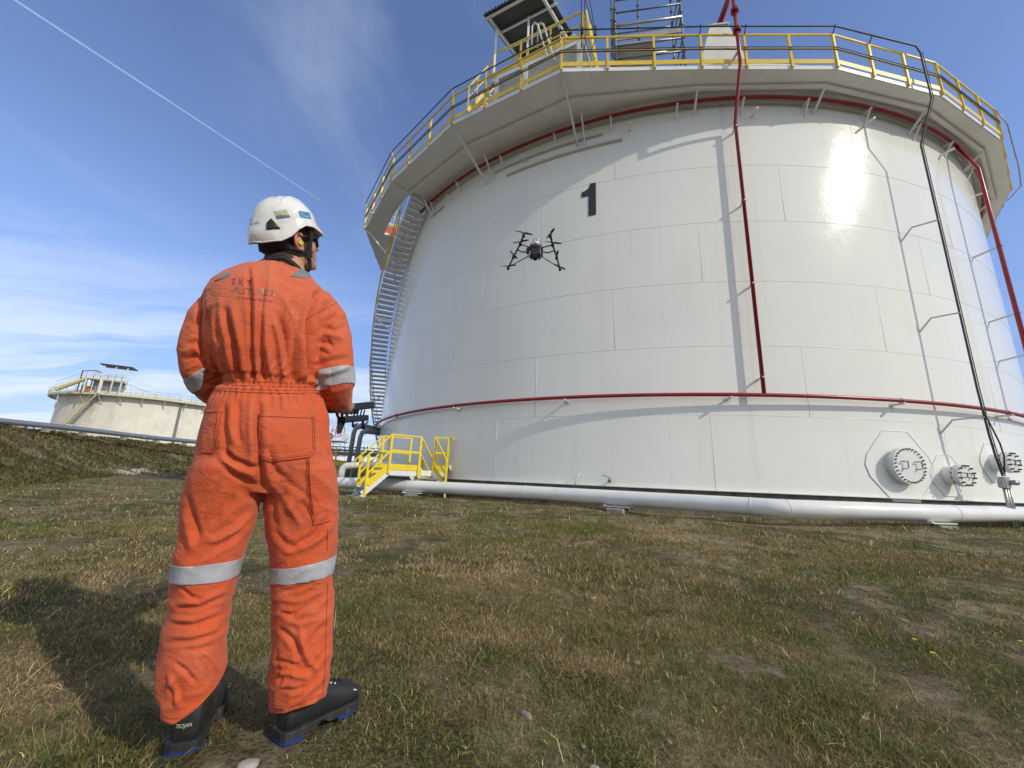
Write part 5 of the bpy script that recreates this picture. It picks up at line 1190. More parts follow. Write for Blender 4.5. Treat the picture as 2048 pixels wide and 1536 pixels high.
# open the trouser legs with a slanting hem
import bmesh
def plane3(a, b, c):
    a, b, c = pp(*a), pp(*b), pp(*c); n = np.cross(b-a, c-a); n /= np.linalg.norm(n); return a, (n if n[2] < 0 else -n)
def cut_mesh(V, F, co, no, region):
    bm = bmesh.new(); vs = [bm.verts.new(v) for v in V]; fs = [bm.faces.new([vs[i] for i in f]) for f in F]; bm.verts.index_update()
    fr = [f for f in fs if all(region(v.co) for v in f.verts)]; vset = {v for f in fr for v in f.verts}; eset = {e for f in fr for e in f.edges}
    bmesh.ops.bisect_plane(bm, geom=list(vset)+list(eset)+fr, plane_co=Vector(co), plane_no=Vector(no), clear_outer=True)
    bm.verts.index_update(); V2 = np.array([v.co[:] for v in bm.verts]); F2 = [tuple(v.index for v in f.verts) for f in bm.faces if len(f.verts) <= 4]
    F2 += [tuple(v.index for v in f.verts)[:4] for f in bm.faces if len(f.verts) > 4]+[(f.verts[0].index, f.verts[3].index, f.verts[4].index) for f in bm.faces if len(f.verts) > 4]; bm.free(); return V2, F2
uS = float(pp(500, 1380)@RV)
pa = plane3((322, 1420, 0), (428, 1345, .0), (378, 1432, -.09)); CV, CF = cut_mesh(CV, CF, pa[0], pa[1], lambda c: c.z < .5 and float(c.x*RV[0]+c.y*RV[1]) < uS)
pa = plane3((543, 1421, 0), (652, 1384, .0), (592, 1420, -.09)); CV, CF = cut_mesh(CV, CF, pa[0], pa[1], lambda c: c.z < .5 and float(c.x*RV[0]+c.y*RV[1]) > uS)
CN = vnormals(CV, CF)
if (CN*(CV-CV.mean(0))).sum() < 0: CN = -CN
cov_ = mesh_obj('coveralls', CV, CF, M_OR, per)
bvh = BVHTree.FromPolygons([Vector(v) for v in CV], CF)
def cast(x, y, off=.002):
    d = Vector(ray(x, y)).normalized(); h, n, i, dist = bvh.ray_cast(Vector(EYE), d, 5)
    if h is None: return None
    if n.dot(d) > 0: n = -n
    return np.array(h)+np.array(n)*off, np.array(n)

def band_on(name, planes, test, off, mt, parent=cov_, label=None):
    """a strip of the cloth surface between planes, lifted off the cloth"""
    sel = test(CV); fs = [f for f in CF if all(sel[i] for i in f)]
    if not fs: return
    ids = sorted({i for f in fs for i in f}); mp_ = {j: k for k, j in enumerate(ids)}
    bm = bmesh.new(); nl = bm.verts.layers.float_vector.new('n'); vs = [bm.verts.new(CV[i]) for i in ids]
    for v, i in zip(vs, ids): v[nl] = CN[i]
    for f in fs:
        try: bm.faces.new([vs[mp_[i]] for i in f])
        except ValueError: pass
    for co, no in planes:
        bmesh.ops.bisect_plane(bm, geom=bm.verts[:]+bm.edges[:]+bm.faces[:], plane_co=Vector(co), plane_no=Vector(no), clear_outer=True)
    for v in bm.verts:
        n = v[nl]; n = n.normalized() if n.length > .1 else Vector(CN[int(np.argmin(((CV-np.array(v.co))**2).sum(1)))]); v.co = v.co+n*off
    V = np.array([v.co[:] for v in bm.verts]); bm.verts.index_update(); F = [[v.index for v in f.verts] for f in bm.faces]; bm.free()
    if len(F) == 0: return
    o = mesh_obj(name, V, F, mt, parent, label=label); s = o.modifiers.new('thick', 'SOLIDIFY'); s.thickness = .0015; s.offset = -1; return o
import bmesh
def cut_plane(x0, y0, x1, y1, flip=1, w=0.0, tw=0.0):
    """a plane through two picture points and running away along the view direction"""
    a, b = pp(x0, y0, w), pp(x1, y1, w); n = np.cross(b-a, AV+UP*tw); n /= np.linalg.norm(n); return (a, n*flip)
def dn(a): return 1 if a[1][2] > 0 else -1
def strip(name, top, bot, test, off=.0025, mt=M_REFL, tw=0.0, label=None):
    p1 = cut_plane(*top, tw=tw); p1 = (p1[0], p1[1]*dn(p1)); p2 = cut_plane(*bot, tw=tw); p2 = (p2[0], -p2[1]*dn(p2)); return band_on(name, [p1, p2], test, off, mt, label=label)
xs = lambda V: V@RV
uL = pp(525, 1100)@RV
strip('reflective_band', (355, 1124, 487, 1110), (343, 1160, 480, 1146), lambda V: (V@RV < uL) & (V[:, 2] < .75) & (V[:, 2] > .35))
strip('reflective_band', (537, 1133, 671, 1106), (541, 1163, 668, 1140), lambda V: (V@RV > uL) & (V[:, 2] < .75) & (V[:, 2] > .35))
uR = pp(622, 760)@RV; uA = pp(409, 760)@RV
strip('reflective_band', (624, 756, 708, 744), (628, 788, 708, 773), lambda V: (V@RV > uR+.012) & (V[:, 2] > .95) & (V[:, 2] < 1.35), tw=-.15)
strip('reflective_band', (372, 757, 412, 735), (392, 782, 428, 766), lambda V: (V@RV < uA) & (V[:, 2] > .95) & (V[:, 2] < 1.35), tw=.2)
# patches bounded by picture outlines: pockets, shoulder reflectors
def patch(name, poly, off, mt, label=None):
    q = to_px(CV); x0, x1 = min(p[0] for p in poly)-3, max(p[0] for p in poly)+3; y0, y1 = min(p[1] for p in poly)-3, max(p[1] for p in poly)+3
    vd2 = CV-EYE; fr = (CN*vd2).sum(1) < 0
    test = lambda V: (q[:, 0] > x0-6) & (q[:, 0] < x1+6) & (q[:, 1] > y0-6) & (q[:, 1] < y1+6) & fr
    planes = []; k = len(poly); cx_ = sum(p[0] for p in poly)/k; cy_ = sum(p[1] for p in poly)/k
    for i in range(k):
        (ax, ay), (bx2, by2) = poly[i], poly[(i+1) % k]; r0, r1 = ray(ax, ay), ray(bx2, by2); n = np.cross(r0, r1); n /= np.linalg.norm(n)
        if n@ray(cx_, cy_) > 0: n = -n
        planes.append((EYE, n))
    return band_on(name, planes, test, off, mt, label=label)
patch('hip_pocket', [(519, 826), (628, 830), (630, 903), (620, 915), (536, 924), (516, 908)], .0035, M_OR)
patch('hip_pocket', [(410, 820), (443, 820), (436, 890), (428, 908), (404, 905)], .0035, M_OR)
patch('thigh_pocket', [(616, 918), (664, 915), (664, 1042), (626, 1050)], .0030, M_OR)
patch('shoulder_reflector', [(582, 553), (603, 536), (628, 545), (616, 556), (607, 557)], .0025, M_REFG)
patch('shoulder_reflector', [(429, 563), (452, 545), (462, 548), (446, 558)], .0025, M_REFG)
# seams and stitching as fine cords laid on the cloth
def stitch(pts, r=.0011, off=.0012, mt=None, name='seam', step=5, parent=None):
    P = []
    for (x0, y0), (x1, y1) in zip(pts[:-1], pts[1:]):
        n = max(1, int(math.hypot(x1-x0, y1-y0)/step))
        for k in range(n): P.append((x0+(x1-x0)*k/n, y0+(y1-y0)*k/n))
    P.append(pts[-1]); Q = [cast(x, y, off) for x, y in P]; Q = [q_[0] for q_ in Q if q_ is not None]
    if len(Q) < 2: return
    m = MB(); m.tube(Q, r, 5); m.build(name, mt or M_STITCH, parent or cov_)
for off_ in (0, 4):
    stitch([(519+off_, 827+off_), (516+off_, 906-off_*.5), (537, 923-off_), (618-off_, 914-off_), (628-off_, 902-off_), (627-off_, 832)], off=.0046)
    stitch([(442-off_, 822), (436-off_, 890), (428-off_, 910-off_)], off=.0046)
stitch([(519, 833), (627, 837)], off=.0046); stitch([(396, 825), (442, 825)], off=.0046)
stitch([(613, 918), (617, 985), (627, 1049), (660, 1042)], off=.004); stitch([(617, 918), (621, 985), (630, 1044)], off=.004)
stitch([(612, 640), (640, 622), (668, 608), (687, 594)]); stitch([(406, 577), (400, 640), (404, 700)])
stitch([(655, 1055), (654, 1100)]); stitch([(655, 1165), (652, 1260), (650, 1340), (645, 1385)])
stitch([(431, 768), (480, 771), (540, 773), (600, 774), (650, 774)], off=.0008); stitch([(431, 760), (480, 763), (540, 764), (600, 766), (650, 765)], off=.0008); stitch([(431, 776), (480, 778), (540, 780), (600, 781), (645, 780)], off=.0008); stitch([(428, 780), (480, 784), (540, 786), (600, 787), (652, 785)], r=.0018, off=.0008)
stitch([(545, 1409), (580, 1412), (615, 1400), (647, 1386)]); stitch([(333, 1436), (365, 1436), (392, 1414)])

# writing on the back
M_INK = mat('faded_blue_print', (.15, .07, .17), .5); M_INKG = mat('worn_silver_print', (.32, .17, .115), .4, .25)
def text_mesh(body, size, extr=0.0):
    cu = bpy.data.curves.new('t', 'FONT'); cu.body = body; cu.size = size; cu.resolution_u = 3; o = bpy.data.objects.new('t', cu); COL.objects.link(o)
    dg = bpy.context.evaluated_depsgraph_get(); dg.update(); me = bpy.data.meshes.new_from_object(o.evaluated_get(dg)); bpy.data.objects.remove(o)
    bm = bmesh.new(); bm.from_mesh(me); bpy.data.meshes.remove(me); bmesh.ops.triangulate(bm, faces=bm.faces[:]); bmesh.ops.subdivide_edges(bm, edges=[e for e in bm.edges if e.calc_length() > size*.12], cuts=2, use_grid_fill=False)
    V = np.array([v.co[:] for v in bm.verts]); bm.verts.index_update(); F = [tuple(v.index for v in f.verts) for f in bm.faces]; bm.free(); return V, F
def print_text(body, x0, y0, x1, y1, hpx, mt, name='printed_name', off=.0016, sh=0.0, caster=None, parent=None, bold=0):
    V, F = text_mesh(body, 1.0); w = V[:, 0].max(); h = .70
    out = []
    for v in V:
        f = v[0]/w; x = x0+(x1-x0)*f+sh*v[1]; y = y0+(y1-y0)*f-v[1]/h*hpx; c = (caster or cast)(x, y, off); out.append(c[0] if c is not None else pp(x, y))
    return mesh_obj(name, np.array(out), F, mt, parent or cov_, smooth=False)
print_text('S K Y', 463, 569, 503, 572, 12, M_INK, sh=2)
print_text('-FUTURES', 460, 586, 549, 592, 12.5, M_INKG, sh=1)
print_text('Unmanned Services', 474, 597, 545, 605, 5.5, M_INK, name='printed_line')

# --- head, neck and hands: one continuous body under the clothes
HC = pp(581, 484, .0)                      # between the ears
yaw = R_(70); pit = R_(24); rol_ = R_(15); HS = .90
hf = AV*math.cos(yaw)+RV*math.sin(yaw); hf = hf*math.cos(pit)+UP*math.sin(pit); hl = np.cross(UP, hf); hl /= np.linalg.norm(hl); hu = np.cross(hf, hl); hl, hu = hl*math.cos(rol_)+hu*math.sin(rol_), hu*math.cos(rol_)-hl*math.sin(rol_)
hf, hl, hu = hf*HS, hl*HS, hu*HS
def H(x, y, z): return HC+hf*x+hl*y+hu*z    # forward, left, up in the head's own axes
mb = MB()
def sph(c, r, ax=(hf, hl, hu), nu=24, nv=16):
    m0 = MB(); m0.ball((0, 0, 0), r, nu, nv); V = m0.v[0]; V = V[:, :1]*ax[0]+V[:, 1:2]*ax[1]+V[:, 2:]*ax[2]+c; mb.add(V, m0.f, True)
sph(H(-.012, 0, .045), (.100, .076, .098)); sph(H(.030, 0, -.030), (.066, .060, .085)); sph(H(.052, 0, -.075), (.040, .040, .040)); sph(H(.078, 0, -.093), (.018, .022, .018))
for s in (-1, 1):
    sph(H(.050, s*.044, -.018), (.030, .022, .030)); sph(H(.015, s*.050, -.060), (.030, .018, .032)); sph(H(.082, s*.030, .022), (.014, .018, .010))
sph(H(.092, 0, -.002), (.012, .010, .026), nu=12, nv=10); sph(H(.104, 0, -.022), (.014, .013, .011), nu=12, nv=10)
sph(H(.088, 0, -.052), (.012, .022, .007), nu=12, nv=8); sph(H(.086, 0, -.064), (.012, .020, .008), nu=12, nv=8)
nb = pp(566, 545, .005)
mb.tube([H(-.035, 0, -.01), H(-.035, 0, -.06), nb+[0, 0, .04], nb-[0, 0, .03]], [.058, .058, .062, .085], 22)
# simplified trunk and limbs inside the clothes
mb.tube([pp(560, 560), pp(545, 620), pp(530, 700), pp(530, 780), pp(525, 880)], [.06, .10, .105, .10, .11], 18)
for pts, rr in (([(490, 600), (462, 660), (440, 1000), (415, 1130), (395, 1290), (372, 1440)], None),): pass
mb.tube([pp(460, 890), pp(448, 980), pp(420, 1120), pp(395, 1250), pp(384, 1380, .02)], [.085, .08, .055, .045, .032], 14)
mb.tube([pp(590, 890), pp(600, 980), pp(604, 1120), pp(604, 1250), pp(595, 1390, .02)], [.085, .08, .055, .045, .032], 14)
WR = pp(692, 815, .25); WL = pp(470, 805, .31)
mb.tube([pp(575, 600), pp(640, 622), pp(660, 680), pp(667, 752, .0), pp(677, 796, .11), WR], [.04, .036, .036, .034, .030, .026], 14)
mb.tube([pp(520, 600), pp(440, 622, .02), pp(408, 680, .02), pp(406, 742, .05), pp(440, 788, .19), WL], [.04, .030, .028, .028, .026, .022], 14)
# controller frame (the hands are posed on it)
K0 = pp(672, 818, .36); kx = RV*.80+AV*.60; kx /= np.linalg.norm(kx); kx = kx*math.cos(.16)+UP*math.sin(.16)   # long axis of the slabs, rising to the right
ky = np.cross(UP, kx); ky /= np.linalg.norm(ky); kz = np.cross(kx, ky)
def Kp(x, y, z): return K0+kx*x+ky*y+kz*z
def hand(wr, palm, fdir, up_, side, knuck=.08):
    """palm from the wrist, four bent fingers of different length and a thumb from the palm's side"""
    fd = fdir/np.linalg.norm(fdir); n = up_-fd*(up_@fd); n /= np.linalg.norm(n); s = np.cross(fd, n)*side
    mb.tube([wr, wr+fd*.03, wr+fd*.06, wr+fd*.088], [.026, .030, .034, .028], 14)
    for k, (o_, L) in enumerate(((-.031, .070), (-.011, .079), (.010, .074), (.029, .058))):
        b = wr+fd*(.083-abs(o_)*.15)+s*o_; c1 = b+fd*L*.42-n*L*.12; c2 = c1+fd*L*.16-n*L*.32; c3 = c2-fd*L*.12-n*L*.22
        mb.tube([b-fd*.02, b, c1, c2, c3], [.0095, .0098, .0088, .0080, .0065], 9); mb.ball(c3, .0066, 8, 6)
    b = wr+fd*.032-s*.028; c1 = b+fd*.030-s*.018+n*.006; c2 = c1+fd*.030+s*.004+n*.004; mb.tube([b-fd*.008+s*.01, b, c1, c2], [.013, .013, .0105, .0085], 9); mb.ball(c2, .0086, 8, 6)
hand(WR, None, Kp(.05, 0, .02)-WR, kz, 1); hand(WL, None, Kp(-.16, .0, .01)-WL, kz, -1)
BV, BN, BF = remesh(mb, .0036, 3)
body = mesh_obj('body', BV, BF, M_SKIN, per)
# hair: cropped, on the back and sides of the skull
q = (BV-HC); bx_, by_, bz_ = q@hf, q@hl, q@hu
lowline = np.where(bx_ < -.03, -.055, np.where(bx_ < .01, -.015, .0))
hs = (bx_ < .045) & (bz_ > lowline+fbm(BV, 60, 2, 5)*.004) & (bz_ < .16) & (np.abs(by_) < .1) & (bx_ > -.13)
fs = [f for f in BF if all(hs[i] for i in f)]; ids = sorted({i for f in fs for i in f}); mp_ = {j: k for k, j in enumerate(ids)}
BN2 = vnormals(BV, BF); BN2 = BN2 if (BN2*(BV-BV.mean(0))).sum() > 0 else -BN2
mesh_obj('hair', BV[ids]+BN2[ids]*(.0022+.0012*np.abs(fbm(BV[ids], 220, 2, 9)))[:, None], [[mp_[i] for i in f] for f in fs], M_HAIR, per)
# ears: rim, bowl and lobe
for s in (-1, 1):
    m = MB(); e0 = H(-.004, s*.080, -.004); fw = hf*.97+hl*s*-.22; ot = hl*s*.9-hf*.42; ot /= np.linalg.norm(ot)
    rim = [e0+hu*(.030*math.cos(t)+.002)+(-hf*.017*math.sin(t))+ot*(.006+.010*max(0, math.sin(t))) for t in np.linspace(-.9, 3.6, 14)]
    m.tube(rim, [.004]+[.0052]*11+[.006, .0065], 8); m.tube([e0+hu*.014+ot*.007-hf*.009, e0-hf*.011+ot*.009, e0-hu*.014-hf*.004+ot*.006], .0042, 7)
    m0 = MB(); m0.ball((0, 0, 0), (.013, .005, .026), 12, 8); V = m0.v[0]; m.add(V[:, :1]*-hf+V[:, 1:2]*ot+V[:, 2:]*hu+e0-hf*.002+ot*.001, m0.f, True)
    m.build('ear', mat('ear_skin', (.56, .25, .17), .5) if 'ear_skin' not in bpy.data.materials else bpy.data.materials['ear_skin'], per)
    m = MB(); m.tube([e0+hf*.004-hu*.004+ot*.002, e0+hf*.005-hu*.004+ot*.018], [.0055, .0075], 10); m.build('ear_plug', mat('yellow_foam', (.82, .74, .04), .6) if 'yellow_foam' not in bpy.data.materials else bpy.data.materials['yellow_foam'], per)
# glasses
m = MB()
for s in (-1, 1): m.tube([H(-.045, s*.082, -.004), H(-.01, s*.084, .018), H(.05, s*.078, .020), H(.088, s*.062, .018)], [.0022, .003, .003, .0035], 6)
gl_ = mesh_g = m.build('safety_glasses', M_BLACK, per)
m = MB(); Rg = []
for t in np.linspace(-1, 1, 15): Rg.append([H(.108-.030*t*t, .066*t, z) for z in (.028, .012, -.004, -.016)])
m.rings(Rg, closed_u=False, cap=False); o = m.build('lens', mat('dark_lens', (.01, .01, .03), .08), gl_); sm_ = o.modifiers.new('t', 'SOLIDIFY'); sm_.thickness = .002

# helmet
def helm_edge(t):       # height of the rim round the head, t = 0 forward
    a = abs(math.degrees((t+math.pi) % (2*math.pi)-math.pi)); return float(np.interp(a, [0, 25, 45, 62, 78, 92, 104, 120, 150, 180], [.046, .040, .046, .058, .058, .042, .016, -.003, -.012, -.008]))
def hshell(t, v, off=0.0):
    """v 0 rim .. 1 crown"""
    t = (t+math.pi) % (2*math.pi)-math.pi
    zb = helm_edge(t); Hh = .166; ph = v*math.pi/2; c, s = math.cos(ph)**.80, math.sin(ph)**1.0
    lx, ly = (.122 if abs(t) < math.pi/2 else .130), .110; x = lx*math.cos(t)*c-.014; y = ly*math.sin(t)*c; z = zb+(Hh-zb)*s
    r = 1.0
    fl = math.exp(-(v/.10)**2); x += fl*(.026*max(0, math.cos(t))**3+.004*math.cos(t)); y += fl*.005*math.sin(t)
    z -= fl*.010*max(0, math.cos(t))**2
    if abs(t) > 2.2: x -= .010*math.exp(-((v-.12)/.12)**2)
    # raised panel behind the brow, pressed ridges
    e = .0; at_ = abs(t)
    if .22 < v < .9 and .35 < at_ < 2.0: e = .004*math.exp(-((v-.86+.30*abs(at_-1.15))/.045)**2)
    e += .0035/(1+math.exp((at_-2.25)*18))*(1 if v < .88 else 0)*np.clip((v-.2)*8, 0, 1)
    p = np.array([x, y, z]); n = np.array([x+.014, y*1.2, max(0, z-.04)]); n /= np.linalg.norm(n)+1e-9; p = p+n*(e+off); return H(*p)
nt_, nv_ = 96, 40; Rh = [[hshell(t, v) for t in np.arange(nt_)*2*math.pi/nt_] for v in np.linspace(0, .985, nv_)]
m = MB(); m.rings(Rh, cap=False); b = m.nv; m.add([hshell(t, .985) for t in np.arange(nt_)*2*math.pi/nt_], [tuple(range(nt_))], True)
helm = m.build('helmet', M_HELM, per); so = helm.modifiers.new('thick', 'SOLIDIFY'); so.thickness = .004; so.offset = -1
m = MB(); m.tube([hshell(t, .0)+hu*-.001 for t in np.arange(nt_)*2*math.pi/nt_], .0032, 6, closed=True); m.build('rim', M_HELM, helm)
m = MB(); m.rings([[H(.105*math.cos(t)*k-.014, .095*math.sin(t)*k, helm_edge(t)+.012+(1-k)*.05) for t in np.arange(32)*2*math.pi/32] for k in (1.0, .6, .05)], cap=False); m.build('helmet_lining', M_WEB, helm)
def shell_quad(name, t0, t1, pts, mt, off=.0012, n=8):
    """a decal or part on the helmet; pts = (t, v) corners"""
    m = MB(); (a, b_, c, d) = pts; R2 = []
    for i in range(n+1):
        f = i/n; R2.append([hshell(*( (np.array(a)*(1-f)+np.array(b_)*f)*(1-g)+(np.array(d)*(1-f)+np.array(c)*f)*g), off) for g in np.linspace(0, 1, n+1)])
    m.rings(R2, closed_u=False, cap=False); return m.build(name, mt, helm)
hb = BVHTree.FromPolygons([Vector(p) for r_ in Rh for p in r_], [(i*nt_+q, i*nt_+(q+1) % nt_, (i+1)*nt_+(q+1) % nt_, (i+1)*nt_+q) for i in range(nv_-1) for q in range(nt_)])
def hcast(x, y, off=.001):
    d = Vector(ray(x, y)).normalized(); h, n, i, dist = hb.ray_cast(Vector(EYE), d, 5)
    if h is None: return None
    if n.dot(d) > 0: n = -n
    return np.array(h)+np.array(n)*off, np.array(n)
def decal(name, poly, mt, off=.001, n=7, thick=0):
    m = MB(); a, b_, c, d = [np.array(p, float) for p in poly]; R2 = []
    for i in range(n+1):
        f = i/n; row = []
        for g in np.linspace(0, 1, n+1):
            q_ = (a*(1-f)+b_*f)*(1-g)+(d*(1-f)+c*f)*g; h = hcast(*q_, off); row.append(h[0] if h is not None else None)
        R2.append(row)
    if any(p is None for r_ in R2 for p in r_): return None
    m.rings(R2, closed_u=False, cap=False); o = m.build(name, mt, helm)
    if thick: s = o.modifiers.new('t', 'SOLIDIFY'); s.thickness = thick; s.offset = 0
    return o
decal('blue_sticker', [(596, 421.5), (618, 425), (622.5, 438.5), (601, 435)], mat('blue_label', (.045, .22, .52), .35))
decal('photo_sticker', [(547, 422), (572, 418), (580, 434), (554, 437)], mat('yellow_label', (.50, .52, .20), .4, var=.5, vscale=60)); decal('photo_sticker_foot', [(551, 431.5), (578, 430), (581, 434.5), (554, 438)], mat('violet_label', (.14, .12, .32), .4), off=.0016)
decal('photo_sticker_head', [(547, 422), (571, 419), (573, 422), (548.5, 425)], mat('pale_blue_label', (.45, .60, .62), .4), off=.0016)
MWT = mat('white_print', (.8, .8, .8), .5); MGT = mat('grey_print', (.12, .17, .17), .5)
print_text('SKY', 601, 428, 607, 429, 2.6, MWT, name='sticker_text', off=.0014, caster=hcast, parent=helm); print_text('-FUTURES', 603, 432.5, 618, 435, 2.6, MWT, name='sticker_text', off=.0014, caster=hcast, parent=helm)
print_text('FUTURES', 500, 452, 519, 447.5, 5.5, MGT, name='helmet_print', off=.0014, caster=hcast, parent=helm); print_text('SKY', 499, 443, 505, 441.5, 4, MWT if 0 else mat('blue_print', (.1, .25, .4), .5), name='helmet_print', off=.0014, caster=hcast, parent=helm)
decal('rear_vent', [(534, 446), (543, 437.5), (561, 457), (533.5, 459)], M_BLACK, off=.002, thick=.004)
decal('front_vent', [(623, 429.5), (627.5, 433), (634, 447), (628, 446)], M_BLACK, off=.002, thick=.004)
# chin straps
def strap(pts, w=.009, name='chin_strap'):
    m = MB(); R2 = []; P = np.array(pts)
    for i in range(len(P)):
        d = P[min(i+1, len(P)-1)]-P[max(0, i-1)]; d /= np.linalg.norm(d); o_ = P[i]-H(0, 0, 0); o_ = o_-hu*(o_@hu)*.5; n = o_-d*(o_@d); n /= np.linalg.norm(n); s = np.cross(d, n)
        R2.append([P[i]-s*w-n*.001, P[i]+s*w-n*.001, P[i]+s*w+n*.0012, P[i]-s*w+n*.0012])
    m.rings(R2, smooth=False); return m.build(name, M_WEB, helm)
for s in (-1, 1):
    bk = H(.030, s*.072, -.048); strap([H(-.105, s*.020, -.030), H(-.098, s*.045, -.036), H(-.070, s*.068, -.040), H(-.030, s*.080, -.043), bk])
    strap([H(.052, s*.086, .055), H(.045, s*.084, .02), H(.036, s*.080, -.02), bk]); strap([bk, H(.036, s*.063, -.075), H(.040, s*.050, -.105), H(.046, s*.02, -.119), H(.047, 0, -.121)], .008)
    m = MB(); c = bk+hl*s*.004
    m.box(c, (.026, .004, .030), (hf, hl, hu)); m.box(c+hl*s*.003-hu*.004, (.012, .003, .004), (hf, hl, hu)); m.build('buckle', M_BLACK, helm)
m = MB(); R2 = []
for t in np.linspace(-1.25, 1.25, 15): R2.append([H(-.014-.100*math.cos(t), .082*math.sin(t), z_) for z_ in (.03, .0, -.028-.016*math.cos(t))])
m.rings(R2, closed_u=False, cap=False); o = m.build('nape_band', M_WEB, helm); s_ = o.modifiers.new('t', 'SOLIDIFY'); s_.thickness = .005
# neck strap of the controller, lying round the collar
NB = pp(566, 535, .0); m = MB(); R2 = []
for t in np.linspace(-2.3, 2.3, 31):
    r0, r1 = .074, .084; c = NB+RV*r1*1.02*math.sin(t)-AV*r0*math.cos(t)+UP*(.004-.040*abs(math.sin(t))-.03*max(0, -math.cos(t)))+UP*.004; o_ = RV*math.sin(t)-AV*math.cos(t)
    R2.append([c-UP*.010+o_*.006, c+UP*.008-o_*.002])
m.rings(R2, closed_u=False, cap=False); ns = m.build('neck_strap', M_WEB, per); s_ = ns.modifiers.new('t', 'SOLIDIFY'); s_.thickness = .0025

# shoes
def shoe(heel, toe, heel_z, toe_z, label):
    h0 = np.array([heel[0], heel[1], heel_z]); d = np.array([toe[0]-heel[0], toe[1]-heel[1], 0]); d /= np.linalg.norm(d); d = d*math.cos(0)+UP*((toe_z-heel_z)/.3); d /= np.linalg.norm(d)
    s = np.cross(d, UP); s /= np.linalg.norm(s); n = np.cross(s, d); d = d*.93; s = s*.95; L = .305
    o = bpy.data.objects.new('shoe', None); COL.objects.link(o); o.parent = per; ORG[o.name] = ORG[per.name]; bpy.data.objects.remove(o)
    prof = [(0.0, .034, .080), (.02, .042, .128), (.06, .041, .138), (.10, .042, .125), (.135, .043, .105), (.17, .046, .088), (.205, .051, .076), (.235, .052, .069), (.258, .047, .060), (.272, .036, .045), (.280, .018, .022)]
    m = MB(); R2 = []
    for x, hw, hh in prof:
        row = []
        for t in np.arange(20)*2*math.pi/20:
            c, q_ = math.cos(t), math.sin(t); row.append(h0+d*x+s*hw*np.sign(c)*abs(c)**.8+n*(.020+(hh*(.5+.5*q_ if q_ > -.2 else .4*(1+q_)*1.0)) ))
        R2.append(row)
    m.rings(R2); up_ = m.build('shoe', M_SHOE, per, bevel=0); up_['label'] = label
    sb = up_.modifiers.new('s', 'SUBSURF'); sb.levels = sb.render_levels = 1
    def outline(x): return float(np.interp(x, [p[0] for p in prof], [p[1]+.004 for p in prof]))
    xs_ = [-.008, 0, .01, .03, .06, .09, .12, .15, .18, .21, .24, .262, .278, .288]
    def wall(z0, z1, nm, mt, x0=-.01, x1=.32, grow=0.0, arch=True):
        m = MB(); R2 = []
        for x in xs_:
            if x < x0 or x > x1: continue
            hw = outline(max(0, x))*(.55 if x < 0 else 1) if x < .281 else .010; a = (.016 if arch and .10 < x < .15 else 0)
            R2.append([h0+d*x-s*(hw+grow)+n*(z0+a), h0+d*x+s*(hw+grow)+n*(z0+a), h0+d*x+s*(hw+grow*.6)+n*z1, h0+d*x-s*(hw+grow*.6)+n*z1])
        m.rings(R2, smooth=False); return m.build(nm, mt, up_, bevel=.002)
    wall(.010, .034, 'midsole', M_SHOE2, grow=.003); wall(.001, .013, 'heel_tread', M_BLUE, x1=.07, grow=.0035, arch=False); wall(.001, .013, 'front_tread', M_BLUE, x0=.17, x1=.25, grow=.002, arch=False)
    m = MB()
    for x in (.165, .185, .205):
        hh = float(np.interp(x, [p[0] for p in prof], [p[2] for p in prof])); m.tube([h0+d*x-s*.032+n*(hh*.82+.02), h0+d*x+n*(hh+.023), h0+d*x+s*.032+n*(hh*.82+.02)], .003, 6)
    m.build('laces', M_BLACK, up_)
    m = MB()
    for k in (.155, .172): 
        hh = float(np.interp(k, [p[0] for p in prof], [p[2] for p in prof])); m.ball(h0+d*k+s*.022+n*(hh*.93+.021), .0045, 8, 6)
    m.build('eyelet', M_SILV, up_)
    m = MB()
    for s2 in (-1, 1): m.tube([h0+d*.235+s*s2*.050+n*.070, h0+d*.250+s*s2*.046+n*.062], .0022, 5)
    m.build('toe_flash', MWT, up_)
    V, F = text_mesh('TROJAN', .0145); w = V[:, 0].max(); out = []
    for v in V:
        th = (v[0]/w-.5)*.9; out.append(h0+d*(.0-.009+.034*(1-math.cos(th)))+s*(.0335*math.sin(th)/.45*.62)+n*(.074+v[1]))
    if 'left' in label: mesh_obj('heel_print', np.array(out)-d*.004, F, mat('shoe_print', (.6, .6, .45), .5), up_, smooth=False)
    return up_
hL = at_z(358, 1509, .008); tL = at_z(430, 1404, .004); hR = at_z(555, 1485, .004); tR = at_z(685, 1420, .004)
shoe(hL, tL, .004, .006, 'left shoe pointing away from the camera'); shoe(hR, tR, .004, .010, 'right shoe turned outward')

# ---------------------------------------------------------------- the controller in the hands
ct = thing('drone_controller', 'black hand held drone controller with two folding slabs and an antenna', 'controller', tuple(Kp(0, 0, 0)))
def slab(x0, x1, y, z, w, t, nm, rot=0.0, mt=M_BLACK):
    m = MB(); ax = kx*math.cos(rot)+kz*math.sin(rot); az_ = np.cross(ax, ky); m.box(Kp((x0+x1)/2, y, z), (x1-x0, w, t), (ax, ky, az_)); return m.build(nm, mt, ct, bevel=.006)
slab(-.20, .03, .0, -.005, .13, .026, 'handset')
slab(.015, .170, -.045, .012, .055, .032, 'antenna_paddle', .10); slab(.025, .175, .055, .002, .055, .032, 'antenna_paddle', -.12)
slab(-.12, .0, .0, .03, .10, .008, 'screen', .10); slab(.00, .15, -.03, -.045, .05, .028, 'antenna_paddle', .05)
m = MB()
for k in range(4): m.cyl(Kp(.07+.02*k, -.045, -.005), Kp(.07+.02*k, -.035, -.035), .0035, 6)
m.build('hinge_pin', M_BLACK, ct)
